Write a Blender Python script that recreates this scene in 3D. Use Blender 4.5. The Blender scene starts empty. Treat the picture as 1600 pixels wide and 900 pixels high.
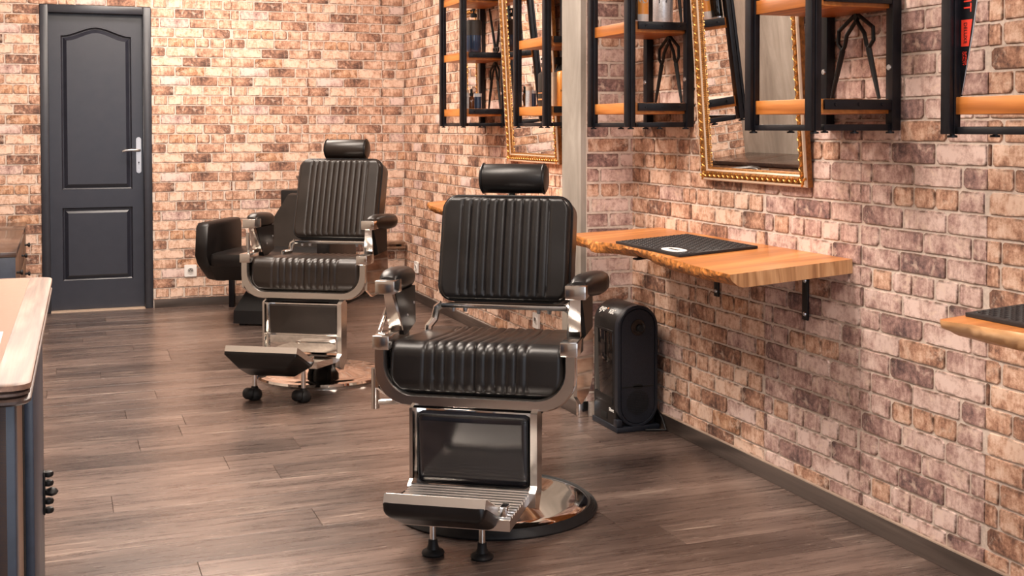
import bpy, bmesh, math, random
from mathutils import Vector, Matrix
R = math.radians
PI = math.pi
rnd = random.Random(7)
scn = bpy.context.scene
col = scn.collection

# ------------------------------------------------------------------ camera
F_PX, YAW, PITCH, ROLL, CX, CY, EYE = 1881.0, 0.3590, 0.0262, 0.0015, 800.0, 248.7, 1.20
cam_d = bpy.data.cameras.new('camera')
cam = bpy.data.objects.new('camera', cam_d)
col.objects.link(cam)
cam_d.sensor_fit = 'HORIZONTAL'
cam_d.sensor_width = 36.0
cam_d.lens = 36.0 * F_PX / 1600.0
cam_d.shift_x = 0.0
cam_d.shift_y = (CY - 450.0) / 1600.0
cam_d.clip_start = 0.02
cam.location = (0, 0, EYE)
cam.rotation_euler = (R(90) - PITCH, 0.0, -YAW)
cam.rotation_euler = (Matrix.Rotation(-YAW, 3, 'Z') @ Matrix.Rotation(R(90) - PITCH, 3, 'X') @ Matrix.Rotation(-ROLL, 3, 'Z')).to_euler()
scn.camera = cam

# ------------------------------------------------------------------ light and exposure
scn.view_settings.view_transform = 'Standard'
scn.view_settings.look = 'None'
scn.view_settings.gamma = 1.0
scn.view_settings.use_curve_mapping = False
scn.view_settings.exposure = 0.46
w = bpy.data.worlds.new('daylight'); scn.world = w; w.use_nodes = True
bgn = w.node_tree.nodes['Background']
bgn.inputs[0].default_value = (0.80, 0.88, 1.0, 1); bgn.inputs[1].default_value = 0.6

def area(name, loc, rot, sx, sy, power, colr):
    d = bpy.data.lights.new(name, 'AREA'); d.shape = 'RECTANGLE'; d.size = sx; d.size_y = sy
    d.energy = power; d.color = colr
    o = bpy.data.objects.new(name, d); o.location = loc; o.rotation_euler = rot; col.objects.link(o); return o
# daylight through the shop window behind the camera
area('window_daylight', (0.85, -2.05, 1.45), (R(90), 0, 0), 2.5, 2.2, 34, (0.80, 0.88, 1.0))
CEIL = 2.75
LAMPS = [(1.05, 1.0), (0.45, 3.4), (0.55, 5.5), (0.75, 7.2)]
LAMP_W = [30, 46, 52, 36]
WARM = (1.0, 0.86, 0.74)

# ------------------------------------------------------------------ node materials
def mat(name):
    m = bpy.data.materials.new(name); m.use_nodes = True
    nt = m.node_tree; nt.nodes.clear()
    out = nt.nodes.new('ShaderNodeOutputMaterial'); b = nt.nodes.new('ShaderNodeBsdfPrincipled')
    nt.links.new(b.outputs[0], out.inputs[0])
    return m, nt, b
def N(nt, t, **kw):
    n = nt.nodes.new(t)
    for k, v in kw.items(): setattr(n, k, v)
    return n
def L(nt, a, b): nt.links.new(a, b)
def ramp(nt, stops, src, interp='LINEAR'):
    r = N(nt, 'ShaderNodeValToRGB'); r.color_ramp.interpolation = interp
    e = r.color_ramp.elements
    while len(e) < len(stops): e.new(0.5)
    for i, (p, c) in enumerate(stops):
        e[i].position = p; e[i].color = (c[0], c[1], c[2], 1) if not isinstance(c, (int, float)) else (c, c, c, 1)
    L(nt, src, r.inputs[0]); return r.outputs[0]
def noise(nt, vec, scale, detail=4.0, rough=0.55, dist=0.0):
    n = N(nt, 'ShaderNodeTexNoise'); n.inputs['Scale'].default_value = scale; n.inputs['Detail'].default_value = detail
    n.inputs['Roughness'].default_value = rough; n.inputs['Distortion'].default_value = dist
    if vec is not None: L(nt, vec, n.inputs['Vector'])
    return n.outputs[0]
def mapping(nt, vec, scale=(1, 1, 1), loc=(0, 0, 0), rot=(0, 0, 0)):
    m = N(nt, 'ShaderNodeMapping'); m.inputs['Scale'].default_value = scale; m.inputs['Location'].default_value = loc; m.inputs['Rotation'].default_value = rot
    L(nt, vec, m.inputs['Vector']); return m.outputs[0]
def mixc(nt, fac, a, b, blend='MIX'):
    m = N(nt, 'ShaderNodeMix', data_type='RGBA', blend_type=blend)
    for s, v in ((m.inputs[0], fac), (m.inputs[6], a), (m.inputs[7], b)):
        if isinstance(v, (int, float)): s.default_value = v
        elif isinstance(v, tuple): s.default_value = (v[0], v[1], v[2], 1)
        else: L(nt, v, s)
    return m.outputs[2]
def mth(nt, op, a, b=None):
    m = N(nt, 'ShaderNodeMath', operation=op)
    for s, v in ((m.inputs[0], a), (m.inputs[1], b)):
        if v is None: continue
        if isinstance(v, (int, float)): s.default_value = v
        else: L(nt, v, s)
    return m.outputs[0]
def bump(nt, b, h, strength=0.2, dist=0.005):
    n = N(nt, 'ShaderNodeBump'); n.inputs['Strength'].default_value = strength; n.inputs['Distance'].default_value = dist
    L(nt, h, n.inputs['Height']); L(nt, n.outputs[0], b.inputs['Normal'])
def objco(nt): return N(nt, 'ShaderNodeTexCoord').outputs['Object']
def simple(name, c, rough=0.5, metal=0.0, nscale=0.0, namt=0.15, coat=0.0, bumpy=0.0, spec=0.5):
    m, nt, b = mat(name)
    if spec == 0.5 and max(c) < 0.03 and not metal: spec = 0.3
    b.inputs['Roughness'].default_value = rough; b.inputs['Metallic'].default_value = metal
    b.inputs['Coat Weight'].default_value = coat; b.inputs['Specular IOR Level'].default_value = spec
    b.inputs['Base Color'].default_value = (*c, 1)
    if nscale:
        nz = noise(nt, objco(nt), nscale, 5)
        L(nt, ramp(nt, [(0.3, tuple(x * (1 - namt) for x in c)), (0.7, tuple(min(1, x * (1 + namt)) for x in c))], nz), b.inputs['Base Color'])
        L(nt, mth(nt, 'ADD', mth(nt, 'MULTIPLY', nz, 0.16), max(0.02, rough - 0.08)), b.inputs['Roughness'])
        if bumpy: bump(nt, b, nz, bumpy, 0.002)
    return m

def brick_material():
    m, nt, b = mat('brick_print')
    tc = N(nt, 'ShaderNodeAttribute', attribute_name='tc').outputs['Vector']
    tn = N(nt, 'ShaderNodeAttribute', attribute_name='tone').outputs['Fac']
    ed = N(nt, 'ShaderNodeAttribute', attribute_name='edge').outputs['Fac']
    hu = N(nt, 'ShaderNodeAttribute', attribute_name='hue').outputs['Fac']
    big = noise(nt, tc, 13, 5, 0.62, 0.3)
    fine = noise(nt, tc, 95, 6, 0.7)
    drip = noise(nt, mapping(nt, tc, (70, 70, 16)), 1.0, 4, 0.6)
    t = mth(nt, 'ADD', mth(nt, 'SUBTRACT', tn, 0.03), mth(nt, 'MULTIPLY', mth(nt, 'SUBTRACT', big, 0.5), 1.7))
    t = mth(nt, 'ADD', t, mth(nt, 'MULTIPLY', mth(nt, 'SUBTRACT', fine, 0.5), 1.1))
    t = mth(nt, 'ADD', t, mth(nt, 'MULTIPLY', mth(nt, 'SUBTRACT', drip, 0.5), 0.7))
    c1 = ramp(nt, [(0.0, (0.80, 0.58, 0.46)), (0.26, (0.64, 0.40, 0.285)), (0.48, (0.44, 0.235, 0.155)), (0.70, (0.235, 0.122, 0.086)), (0.95, (0.09, 0.050, 0.040))], t)
    c2 = ramp(nt, [(0.0, (0.78, 0.52, 0.36)), (0.28, (0.62, 0.36, 0.225)), (0.52, (0.40, 0.195, 0.11)), (0.75, (0.18, 0.085, 0.045)), (1.0, (0.08, 0.042, 0.030))], t)
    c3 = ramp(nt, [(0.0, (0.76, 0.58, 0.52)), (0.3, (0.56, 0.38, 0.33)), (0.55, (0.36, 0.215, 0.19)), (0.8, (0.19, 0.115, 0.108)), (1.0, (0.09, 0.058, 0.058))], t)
    c = mixc(nt, mth(nt, 'GREATER_THAN', hu, 0.75), c1, c2)
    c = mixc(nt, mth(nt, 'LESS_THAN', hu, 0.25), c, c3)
    # old whitewash left in flakes
    wsh = ramp(nt, [(0.54, 0.0), (0.66, 1.0)], noise(nt, mapping(nt, tc, (1, 1, 1), (3.3, 0, 1.7)), 20, 6, 0.68, 0.5))
    c = mixc(nt, mth(nt, 'MULTIPLY', wsh, 0.62), c, (0.80, 0.62, 0.50))
    # grime along the arrises
    gr = ramp(nt, [(0.42, 0.0), (0.62, 1.0)], noise(nt, tc, 34, 4, 0.6))
    g = mth(nt, 'MULTIPLY', mth(nt, 'MULTIPLY', ed, gr), 0.9)
    c = mixc(nt, g, c, (0.13, 0.075, 0.05))
    L(nt, c, b.inputs['Base Color']); b.inputs['Roughness'].default_value = 0.72
    b.inputs['Specular IOR Level'].default_value = 0.3
    bump(nt, b, fine, 0.25, 0.003)
    return m
def mortar_material():
    m, nt, b = mat('mortar')
    co = objco(nt)
    n1 = noise(nt, co, 60, 5, 0.7); n2 = noise(nt, co, 5, 4)
    c = ramp(nt, [(0.3, (0.50, 0.41, 0.35)), (0.6, (0.74, 0.62, 0.53))], n1)
    c = mixc(nt, mth(nt, 'MULTIPLY', n2, 0.35), c, (0.56, 0.46, 0.42))
    L(nt, c, b.inputs['Base Color']); b.inputs['Roughness'].default_value = 0.85
    bump(nt, b, n1, 0.4, 0.002)
    return m
def plank_material():
    m, nt, b = mat('worn_plank')
    g = N(nt, 'ShaderNodeNewGeometry').outputs['Position']
    oi = N(nt, 'ShaderNodeObjectInfo').outputs['Random']
    off = N(nt, 'ShaderNodeVectorMath', operation='ADD')
    cb = N(nt, 'ShaderNodeCombineXYZ'); L(nt, mth(nt, 'MULTIPLY', oi, 37.0), cb.inputs[0]); L(nt, mth(nt, 'MULTIPLY', oi, 11.0), cb.inputs[2])
    L(nt, g, off.inputs[0]); L(nt, cb.outputs[0], off.inputs[1])
    v = off.outputs[0]
    grain = noise(nt, mapping(nt, v, (3.2, 42, 1)), 1.0, 9, 0.78, 0.8)
    strk = noise(nt, mapping(nt, v, (3.5, 90, 1)), 1.0, 5, 0.7, 0.2)
    blot = noise(nt, mapping(nt, v, (1.4, 5.5, 1)), 1.0, 4, 0.6, 0.3)
    t = mth(nt, 'ADD', mth(nt, 'MULTIPLY', grain, 0.75), mth(nt, 'MULTIPLY', mth(nt, 'SUBTRACT', oi, 0.5), 0.16))
    t = mth(nt, 'ADD', t, mth(nt, 'MULTIPLY', mth(nt, 'SUBTRACT', blot, 0.5), 0.45))
    c = ramp(nt, [(0.16, (0.032, 0.021, 0.018)), (0.34, (0.088, 0.060, 0.050)), (0.50, (0.180, 0.125, 0.103)), (0.70, (0.37, 0.275, 0.230))], t)
    fl = mth(nt, 'MULTIPLY', ramp(nt, [(0.55, 0.0), (0.66, 1.0)], strk), ramp(nt, [(0.48, 0.0), (0.62, 1.0)], blot))
    c = mixc(nt, mth(nt, 'MULTIPLY', fl, 0.75), c, (0.46, 0.36, 0.29))
    sc = ramp(nt, [(0.66, 0.0), (0.70, 1.0)], noise(nt, mapping(nt, v, (26, 190, 1)), 1.0, 3, 0.7))
    c = mixc(nt, mth(nt, 'MULTIPLY', sc, 0.55), c, (0.60, 0.50, 0.43))
    L(nt, c, b.inputs['Base Color'])
    L(nt, mth(nt, 'ADD', mth(nt, 'MULTIPLY', grain, 0.30), 0.14), b.inputs['Roughness'])
    b.inputs['Coat Weight'].default_value = 0.35; b.inputs['Coat Roughness'].default_value = 0.22
    bump(nt, b, grain, 0.25, 0.003)
    return m
def wood_material(name, dark, mid, light, axis=1, rough=0.42, ring=1.0, scale=1.0, coat=0.1):
    m, nt, b = mat(name)
    co = objco(nt)
    sc = [9 * scale, 9 * scale, 9 * scale]; sc[axis] = 0.9 * scale
    warp = noise(nt, mapping(nt, co, tuple(s * 0.6 for s in sc)), 1.0, 3, 0.5, 0.6)
    wv = N(nt, 'ShaderNodeMath', operation='SINE'); L(nt, mth(nt, 'MULTIPLY', warp, 34.0 * ring), wv.inputs[0])
    fine = noise(nt, mapping(nt, co, tuple(s * 9 if i != axis else s * 3 for i, s in enumerate(sc))), 1.0, 5, 0.65)
    t = mth(nt, 'ADD', mth(nt, 'MULTIPLY', wv.outputs[0], 0.14), mth(nt, 'ADD', mth(nt, 'MULTIPLY', fine, 0.5), mth(nt, 'MULTIPLY', warp, 0.5)))
    c = ramp(nt, [(0.25, dark), (0.5, mid), (0.72, light)], t)
    L(nt, c, b.inputs['Base Color']); b.inputs['Roughness'].default_value = rough; b.inputs['Coat Weight'].default_value = coat
    b.inputs['Coat Roughness'].default_value = 0.25
    bump(nt, b, fine, 0.08, 0.002)
    return m
def leather_material(name, c, rough=0.38, spec=0.5, creases=0.25):
    m, nt, b = mat(name)
    co = objco(nt)
    v = N(nt, 'ShaderNodeTexVoronoi'); v.inputs['Scale'].default_value = 420; L(nt, co, v.inputs['Vector'])
    n1 = noise(nt, co, 9, 4)
    L(nt, ramp(nt, [(0.3, tuple(x * 0.75 for x in c)), (0.7, tuple(x * 1.3 for x in c))], n1), b.inputs['Base Color'])
    L(nt, mth(nt, 'ADD', mth(nt, 'MULTIPLY', n1, 0.14), rough - 0.07), b.inputs['Roughness'])
    b.inputs['Specular IOR Level'].default_value = spec
    h = mth(nt, 'ADD', mth(nt, 'MULTIPLY', v.outputs['Distance'], 0.5), mth(nt, 'MULTIPLY', noise(nt, co, 26, 4), 0.9))
    bump(nt, b, h, creases, 0.0025)
    return m
def concrete_material():
    m, nt, b = mat('grey_limewash')
    co = objco(nt)
    n1 = noise(nt, mapping(nt, co, (7, 7, 1.6)), 1.0, 7, 0.65, 0.8)
    n2 = noise(nt, co, 3.0, 4, 0.5)
    t = mth(nt, 'ADD', mth(nt, 'MULTIPLY', n1, 0.7), mth(nt, 'MULTIPLY', n2, 0.3))
    c = ramp(nt, [(0.32, (0.20, 0.17, 0.145)), (0.5, (0.30, 0.262, 0.225)), (0.68, (0.42, 0.375, 0.33))], t)
    L(nt, c, b.inputs['Base Color']); b.inputs['Roughness'].default_value = 0.7
    bump(nt, b, n1, 0.1, 0.004)
    return m
def gold_material():
    m, nt, b = mat('antique_gold')
    co = objco(nt)
    n1 = noise(nt, co, 60, 5, 0.6)
    L(nt, ramp(nt, [(0.3, (0.30, 0.12, 0.025)), (0.52, (0.62, 0.30, 0.075)), (0.75, (0.88, 0.52, 0.18))], n1), b.inputs['Base Color'])
    b.inputs['Metallic'].default_value = 0.75; b.inputs['Roughness'].default_value = 0.34
    return m

M = {}
M['brick'] = brick_material(); M['mortar'] = mortar_material(); M['plank'] = plank_material()
M['concrete'] = concrete_material(); M['gold'] = gold_material(); M['gold_dark'] = simple('dark_gold', (0.26, 0.105, 0.024), 0.42, 0.5, nscale=70, namt=0.5)  # gold_dark: darker gold for the frame under the ornament
M['baseboard'] = wood_material('dark_baseboard', (0.030, 0.021, 0.018), (0.060, 0.043, 0.036), (0.105, 0.078, 0.066), axis=1, rough=0.5)
M['baseboard_x'] = wood_material('dark_baseboard_back', (0.030, 0.021, 0.018), (0.055, 0.040, 0.033), (0.085, 0.062, 0.052), axis=0, rough=0.5)
M['cap'] = simple('pale_caulk', (0.42, 0.32, 0.25), 0.6, nscale=40)
M['oak'] = wood_material('orange_oak', (0.27, 0.078, 0.013), (0.47, 0.150, 0.026), (0.60, 0.225, 0.050), axis=0, rough=0.42)
M['slab'] = wood_material('live_edge_wood', (0.33, 0.110, 0.024), (0.56, 0.205, 0.050), (0.72, 0.315, 0.095), axis=0, rough=0.38, scale=0.6, coat=0.25)
M['planed'] = wood_material('planed_edge', (0.52, 0.24, 0.085), (0.70, 0.37, 0.16), (0.82, 0.50, 0.27), axis=1, rough=0.4)
M['bark'] = simple('bark_edge', (0.50, 0.185, 0.042), 0.5, nscale=55, namt=0.8, bumpy=0.9)
M['endgrain'] = wood_material('end_grain', (0.30, 0.135, 0.055), (0.52, 0.27, 0.12), (0.66, 0.38, 0.19), axis=2, rough=0.5, scale=1.6, ring=1.6, coat=0.0)
M['steel'] = simple('black_steel', (0.007, 0.007, 0.010), 0.36, 0.0, nscale=30, namt=0.3)
M['iron'] = simple('black_iron', (0.007, 0.006, 0.006), 0.5, 0.0, nscale=50, namt=0.4)
M['chrome'] = simple('chrome', (0.80, 0.77, 0.74), 0.06, 1.0)
M['satin'] = simple('satin_steel', (0.74, 0.71, 0.68), 0.17, 1.0)
M['alu'] = simple('brushed_aluminium', (0.86, 0.83, 0.80), 0.28, 1.0)
M['bolt'] = simple('zinc_bolt', (0.60, 0.60, 0.62), 0.3, 1.0)
M['leather'] = leather_material('black_leather', (0.008, 0.0068, 0.0068), 0.36, 0.36, 0.07)
M['leather_worn'] = leather_material('brown_black_leather', (0.014, 0.0092, 0.007), 0.36, 0.38, 0.07)
M['gloss_vinyl'] = leather_material('glossy_vinyl', (0.010, 0.010, 0.013), 0.11, 0.8, 0.03)
M['piping'] = simple('black_piping', (0.010, 0.010, 0.011), 0.32)
M['rubber'] = simple('black_rubber', (0.014, 0.014, 0.015), 0.5, nscale=40, namt=0.3)
M['door'] = simple('anthracite_paint', (0.022, 0.0225, 0.032), 0.32, nscale=14, namt=0.12, bumpy=0.08)
M['frame'] = simple('anthracite_frame_paint', (0.026, 0.027, 0.035), 0.34, nscale=18, namt=0.12)
M['handle'] = simple('brushed_handle', (0.50, 0.47, 0.46), 0.30, 1.0)
M['white'] = simple('white_plastic', (0.80, 0.76, 0.73), 0.35)
M['black'] = simple('matte_black', (0.008, 0.008, 0.008), 0.6)
M['navy'] = simple('navy_paint', (0.026, 0.033, 0.052), 0.38, nscale=20, namt=0.25, bumpy=0.05)
M['walnut'] = wood_material('brown_walnut', (0.10, 0.052, 0.030), (0.165, 0.090, 0.054), (0.22, 0.13, 0.083), axis=2, rough=0.38)
M['desk_top'] = simple('tan_leather_top', (0.38, 0.25, 0.185), 0.33, nscale=90, namt=0.07, bumpy=0.05)
M['desk_edge'] = wood_material('worn_desk_edge', (0.10, 0.055, 0.040), (0.23, 0.132, 0.092), (0.36, 0.225, 0.165), axis=1, rough=0.5, scale=2.0, coat=0.0)
M['desk_mould'] = wood_material('dark_moulding', (0.028, 0.020, 0.020), (0.085, 0.054, 0.043), (0.17, 0.11, 0.085), axis=1, rough=0.36, scale=2.0, coat=0.1)
M['counter_top'] = simple('dark_brown_lacquer', (0.060, 0.034, 0.024), 0.16, nscale=25, namt=0.15)
M['mirror'] = simple('mirror_glass', (0.92, 0.90, 0.88), 0.0, 1.0)
M['slip'] = simple('pale_slip', (0.62, 0.46, 0.34), 0.35, 0.2)
M['vac_black'] = simple('satin_black_plastic', (0.010, 0.009, 0.009), 0.30, nscale=200, namt=0.2)
M['vac_navy'] = simple('charcoal_plastic', (0.013, 0.015, 0.021), 0.38, nscale=300, namt=0.3)
M['vac_gloss'] = simple('gloss_black_plastic', (0.006, 0.005, 0.005), 0.06, coat=0.5)
M['print_white'] = simple('white_print', (0.85, 0.83, 0.80), 0.5)
M['print_orange'] = simple('orange_print', (0.85, 0.30, 0.10), 0.5)
M['print_red'] = simple('red_print', (0.80, 0.045, 0.022), 0.5)
M['mat_rubber'] = simple('station_mat_rubber', (0.022, 0.020, 0.021), 0.48, nscale=60, namt=0.2)
M['amber'] = simple('amber_glass', (0.11, 0.035, 0.010), 0.12)
M['orange_plastic'] = simple('orange_plastic', (0.90, 0.36, 0.07), 0.32)
M['blue_liquid'] = simple('blue_liquid', (0.022, 0.040, 0.085), 0.08, coat=0.6)
M['clear'] = simple('clear_bottle', (0.52, 0.54, 0.57), 0.12, coat=0.4)
M['silver'] = simple('silver_can', (0.56, 0.57, 0.60), 0.36, 0.5, nscale=160, namt=0.18)
M['tan_cap'] = simple('tan_cap', (0.50, 0.36, 0.27), 0.4)
M['label_dark'] = simple('dark_label', (0.03, 0.022, 0.018), 0.5)
M['ceiling'] = simple('white_ceiling', (0.74, 0.70, 0.66), 0.8, nscale=6, namt=0.04)
M['paper'] = simple('white_paper', (0.85, 0.83, 0.82), 0.6)
m_, nt_, b_ = mat('lamp_diffuser'); b_.inputs['Emission Color'].default_value = (1.0, 0.90, 0.80, 1); b_.inputs['Emission Strength'].default_value = 9.0; b_.inputs['Base Color'].default_value = (0.9, 0.9, 0.9, 1); M['lamp'] = m_
m_, nt_, b_ = mat('window_glass'); b_.inputs['Transmission Weight'].default_value = 1.0; b_.inputs['Roughness'].default_value = 0.02; b_.inputs['IOR'].default_value = 1.45; M['glass'] = m_

# ------------------------------------------------------------------ mesh builder
class MB:
    def __init__(s): s.v = []; s.f = []; s.sm = []; s.mi = []
    def add(s, vs, fs, smooth=False, mi=0):
        o = len(s.v); s.v += [tuple(v) for v in vs]
        for f in fs: s.f.append([o + i for i in f]); s.sm.append(smooth); s.mi.append(mi)
        return s
    def box(s, a, b, bev=0.0, rot=None, mi=0):
        x0, y0, z0 = a; x1, y1, z1 = b
        if bev <= 0:
            vs = [(x0, y0, z0), (x1, y0, z0), (x1, y1, z0), (x0, y1, z0), (x0, y0, z1), (x1, y0, z1), (x1, y1, z1), (x0, y1, z1)]
            fs = [(0, 3, 2, 1), (4, 5, 6, 7), (0, 1, 5, 4), (1, 2, 6, 5), (2, 3, 7, 6), (3, 0, 4, 7)]
            sm = False
        else:
            bm = bmesh.new(); bmesh.ops.create_cube(bm, size=1)
            for v in bm.verts: v.co = Vector((x0 + (v.co.x + .5) * (x1 - x0), y0 + (v.co.y + .5) * (y1 - y0), z0 + (v.co.z + .5) * (z1 - z0)))
            bmesh.ops.bevel(bm, geom=bm.edges[:], offset=bev, segments=2, profile=0.5, affect='EDGES')
            bm.verts.index_update()
            vs = [v.co.copy() for v in bm.verts]; fs = [[v.index for v in f.verts] for f in bm.faces]; bm.free(); sm = True
        if rot is not None:
            c = Vector(((x0 + x1) / 2, (y0 + y1) / 2, (z0 + z1) / 2))
            vs = [c + rot @ (Vector(v) - c) for v in vs]
        return s.add(vs, fs, sm, mi)
    def tube(s, pts, r, n=10, caps=True, mi=0):
        pts = [Vector(p) for p in pts]; rs = r if isinstance(r, (list, tuple)) else [r] * len(pts)
        rings = []; prev = None
        for i, p in enumerate(pts):
            t = (pts[min(i + 1, len(pts) - 1)] - pts[max(i - 1, 0)]).normalized()
            if prev is None:
                a = Vector((0, 0, 1)) if abs(t.z) < 0.9 else Vector((1, 0, 0)); u = t.cross(a).normalized()
            else:
                u = (prev - t * prev.dot(t)).normalized()
            prev = u; w_ = t.cross(u)
            rings.append([p + (u * math.cos(2 * PI * k / n) + w_ * math.sin(2 * PI * k / n)) * rs[i] for k in range(n)])
        vs = [q for ring in rings for q in ring]; fs = []
        for i in range(len(pts) - 1):
            for k in range(n): fs.append((i * n + k, i * n + (k + 1) % n, (i + 1) * n + (k + 1) % n, (i + 1) * n + k))
        s.add(vs, fs, True, mi)
        if caps:
            s.add(rings[0], [list(range(n))[::-1]], False, mi); s.add(rings[-1], [list(range(n))], False, mi)
        return s
    def lathe(s, prof, c=(0, 0, 0), n=24, rot=None, smooth=True, mi=0):
        vs = []; fs = []
        for (r, z) in prof:
            for k in range(n): vs.append(Vector((r * math.cos(2 * PI * k / n), r * math.sin(2 * PI * k / n), z)))
        for i in range(len(prof) - 1):
            for k in range(n): fs.append((i * n + k, i * n + (k + 1) % n, (i + 1) * n + (k + 1) % n, (i + 1) * n + k))
        if prof[0][0] > 1e-5: fs.append(list(range(n))[::-1])
        if prof[-1][0] > 1e-5: fs.append([(len(prof) - 1) * n + k for k in range(n)])
        if rot is not None: vs = [rot @ v for v in vs]
        return s.add([v + Vector(c) for v in vs], fs, smooth, mi)
    def prism(s, poly, fn, d0, d1, smooth=False, mi=0):
        """poly: 2-D outline; fn(a, b, d) -> point; walls and both caps"""
        n = len(poly)
        vs = [fn(a, b, d0) for a, b in poly] + [fn(a, b, d1) for a, b in poly]
        s.add(vs, [(i, (i + 1) % n, n + (i + 1) % n, n + i) for i in range(n)], smooth, mi)
        s.add(vs, [list(range(n))[::-1], list(range(n, 2 * n))], False, mi)
        return s
    def loft(s, rings, closed=True, smooth=True, caps=True, mi=0):
        n = len(rings[0]); vs = [p for r_ in rings for p in r_]; fs = []
        for i in range(len(rings) - 1):
            for k in range(n if closed else n - 1): fs.append((i * n + k, i * n + (k + 1) % n, (i + 1) * n + (k + 1) % n, (i + 1) * n + k))
        s.add(vs, fs, smooth, mi)
        if caps: s.add(rings[0], [list(range(n))[::-1]], False, mi); s.add(rings[-1], [list(range(n))], False, mi)
        return s
    def mesh(s, name, mats, fix=True):
        me = bpy.data.meshes.new(name); me.from_pydata([tuple(v) for v in s.v], [], s.f)
        me.polygons.foreach_set('use_smooth', s.sm); me.polygons.foreach_set('material_index', s.mi)
        for m in (mats if isinstance(mats, (list, tuple)) else [mats]): me.materials.append(m)
        if fix:
            bm = bmesh.new(); bm.from_mesh(me); bmesh.ops.remove_doubles(bm, verts=bm.verts, dist=1e-5)
            bmesh.ops.recalc_face_normals(bm, faces=bm.faces); bm.to_mesh(me); bm.free()
        me.validate(); me.update()
        return me
    def build(s, name, mats, parent=None, loc=(0, 0, 0), rot=(0, 0, 0), fix=True):
        o = bpy.data.objects.new(name, s.mesh(name, mats, fix)); col.objects.link(o)
        o.location = loc; o.rotation_euler = rot
        if parent is not None: o.parent = parent
        if any(s.sm):
            try: o.data.set_sharp_from_angle(angle=R(42))
            except Exception: pass
        return o

def link(name, me, parent=None, loc=(0, 0, 0), rot=(0, 0, 0)):
    o = bpy.data.objects.new(name, me); col.objects.link(o); o.location = loc; o.rotation_euler = rot
    if parent is not None: o.parent = parent
    return o
def tag(o, label=None, cat=None, group=None, kind=None):
    if label: o['label'] = label
    if cat: o['category'] = cat
    if group: o['group'] = group
    if kind: o['kind'] = kind
    return o
def thing(name, label, cat, loc=(0, 0, 0), rz=0.0, group=None, rx=0.0):
    o = bpy.data.objects.new(name, None); col.objects.link(o); o.location = loc; o.rotation_euler = (rx, 0, rz)
    o.empty_display_size = 0.1
    return tag(o, label, cat, group)
def copy_tree(o, parent=None):
    c = o.copy(); col.objects.link(c)
    if parent is not None: c.parent = parent
    for ch in o.children: copy_tree(ch, c)
    return c
def text_mesh(txt, size, materialm, parent, origin, xdir, ydir, name='lettering', depth=0.0006, sx=1.0, shear=0.0, align='CENTER'):
    cu = bpy.data.curves.new('t', 'FONT'); cu.body = txt; cu.size = size; cu.extrude = depth; cu.align_x = align; cu.align_y = 'CENTER'; cu.shear = shear
    cu.resolution_u = 3
    o = bpy.data.objects.new('t', cu); col.objects.link(o)
    dg = bpy.context.evaluated_depsgraph_get(); me = bpy.data.meshes.new_from_object(o.evaluated_get(dg))
    bpy.data.objects.remove(o); bpy.data.curves.remove(cu)
    x = Vector(xdir).normalized(); y = Vector(ydir).normalized(); z = x.cross(y)
    for v in me.vertices: v.co = Vector(origin) + x * (v.co.x * sx) + y * v.co.y + z * v.co.z
    me.materials.clear(); me.materials.append(materialm); me.name = name
    return link(name, me, parent)
def rrect(x0, x1, y0, y1, r, n=5):
    pts = []
    for cx, cy, a0 in ((x1 - r, y0 + r, -90), (x1 - r, y1 - r, 0), (x0 + r, y1 - r, 90), (x0 + r, y0 + r, 180)):
        for i in range(n + 1):
            a = R(a0 + 90 * i / n); pts.append((cx + r * math.cos(a), cy + r * math.sin(a)))
    return pts
def P_px(p):
    """picture position of a point, used only to choose which bricks are worth an object of their own"""
    cp, sp, cyw, syw = math.cos(PITCH), math.sin(PITCH), math.cos(YAW), math.sin(YAW)
    q = Vector(p) - Vector((0, 0, EYE)); fw = Vector((syw * cp, cyw * cp, -sp)); rt = Vector((cyw, -syw, 0)); dn = fw.cross(rt)
    z = q.dot(fw)
    if z < 0.1: return (-1e4, -1e4, z)
    return (CX + F_PX * q.dot(rt) / z, CY + F_PX * q.dot(dn) / z, z)

# ------------------------------------------------------------------ floor of separate planks
XL, XR, XF, YB, YF = -0.62, 2.25, 2.31, 8.345, -2.2
floor = tag(MB().box((XL - .1, YF - .1, -0.08), (XF + .1, YB + .2, -0.006)).build('floor', M['black']), kind='structure')
PW = 0.178
cache = {}
def plank_mesh(Lx, Wy):
    k = (round(Lx, 3), round(Wy, 3))
    if k not in cache:
        mb = MB(); g = 0.0005; c = 0.0007
        a = [(g, g), (Lx - g, g), (Lx - g, Wy - g), (g, Wy - g)]; b2 = [(g + c, g + c), (Lx - g - c, g + c), (Lx - g - c, Wy - g - c), (g + c, Wy - g - c)]
        vs = [(x, y, -0.006) for x, y in a] + [(x, y, -0.0012) for x, y in a] + [(x, y, 0) for x, y in b2]
        fs = [(i, (i + 1) % 4, 4 + (i + 1) % 4, 4 + i) for i in range(4)] + [(4 + i, 4 + (i + 1) % 4, 8 + (i + 1) % 4, 8 + i) for i in range(4)] + [(8, 9, 10, 11)]
        mb.add(vs, fs); cache[k] = mb.mesh('plank', M['plank'])
    return cache[k]
y = 0.55; row = 0
while y < YB + 0.12:
    x = XL - rnd.uniform(0.0, 1.15)
    while x < XF:
        a = max(x, XL); b2 = min(x + 1.22, XF)
        if b2 - a > 0.02: link('plank', plank_mesh(b2 - a, min(PW, YB + 0.12 - y)), floor, (a, y, 0))
        x += 1.22
    y += PW; row += 1
MB().box((XL, YF, -0.006), (XF, 0.55, 0.0)).build('entrance_boards', M['plank'], floor)

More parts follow.
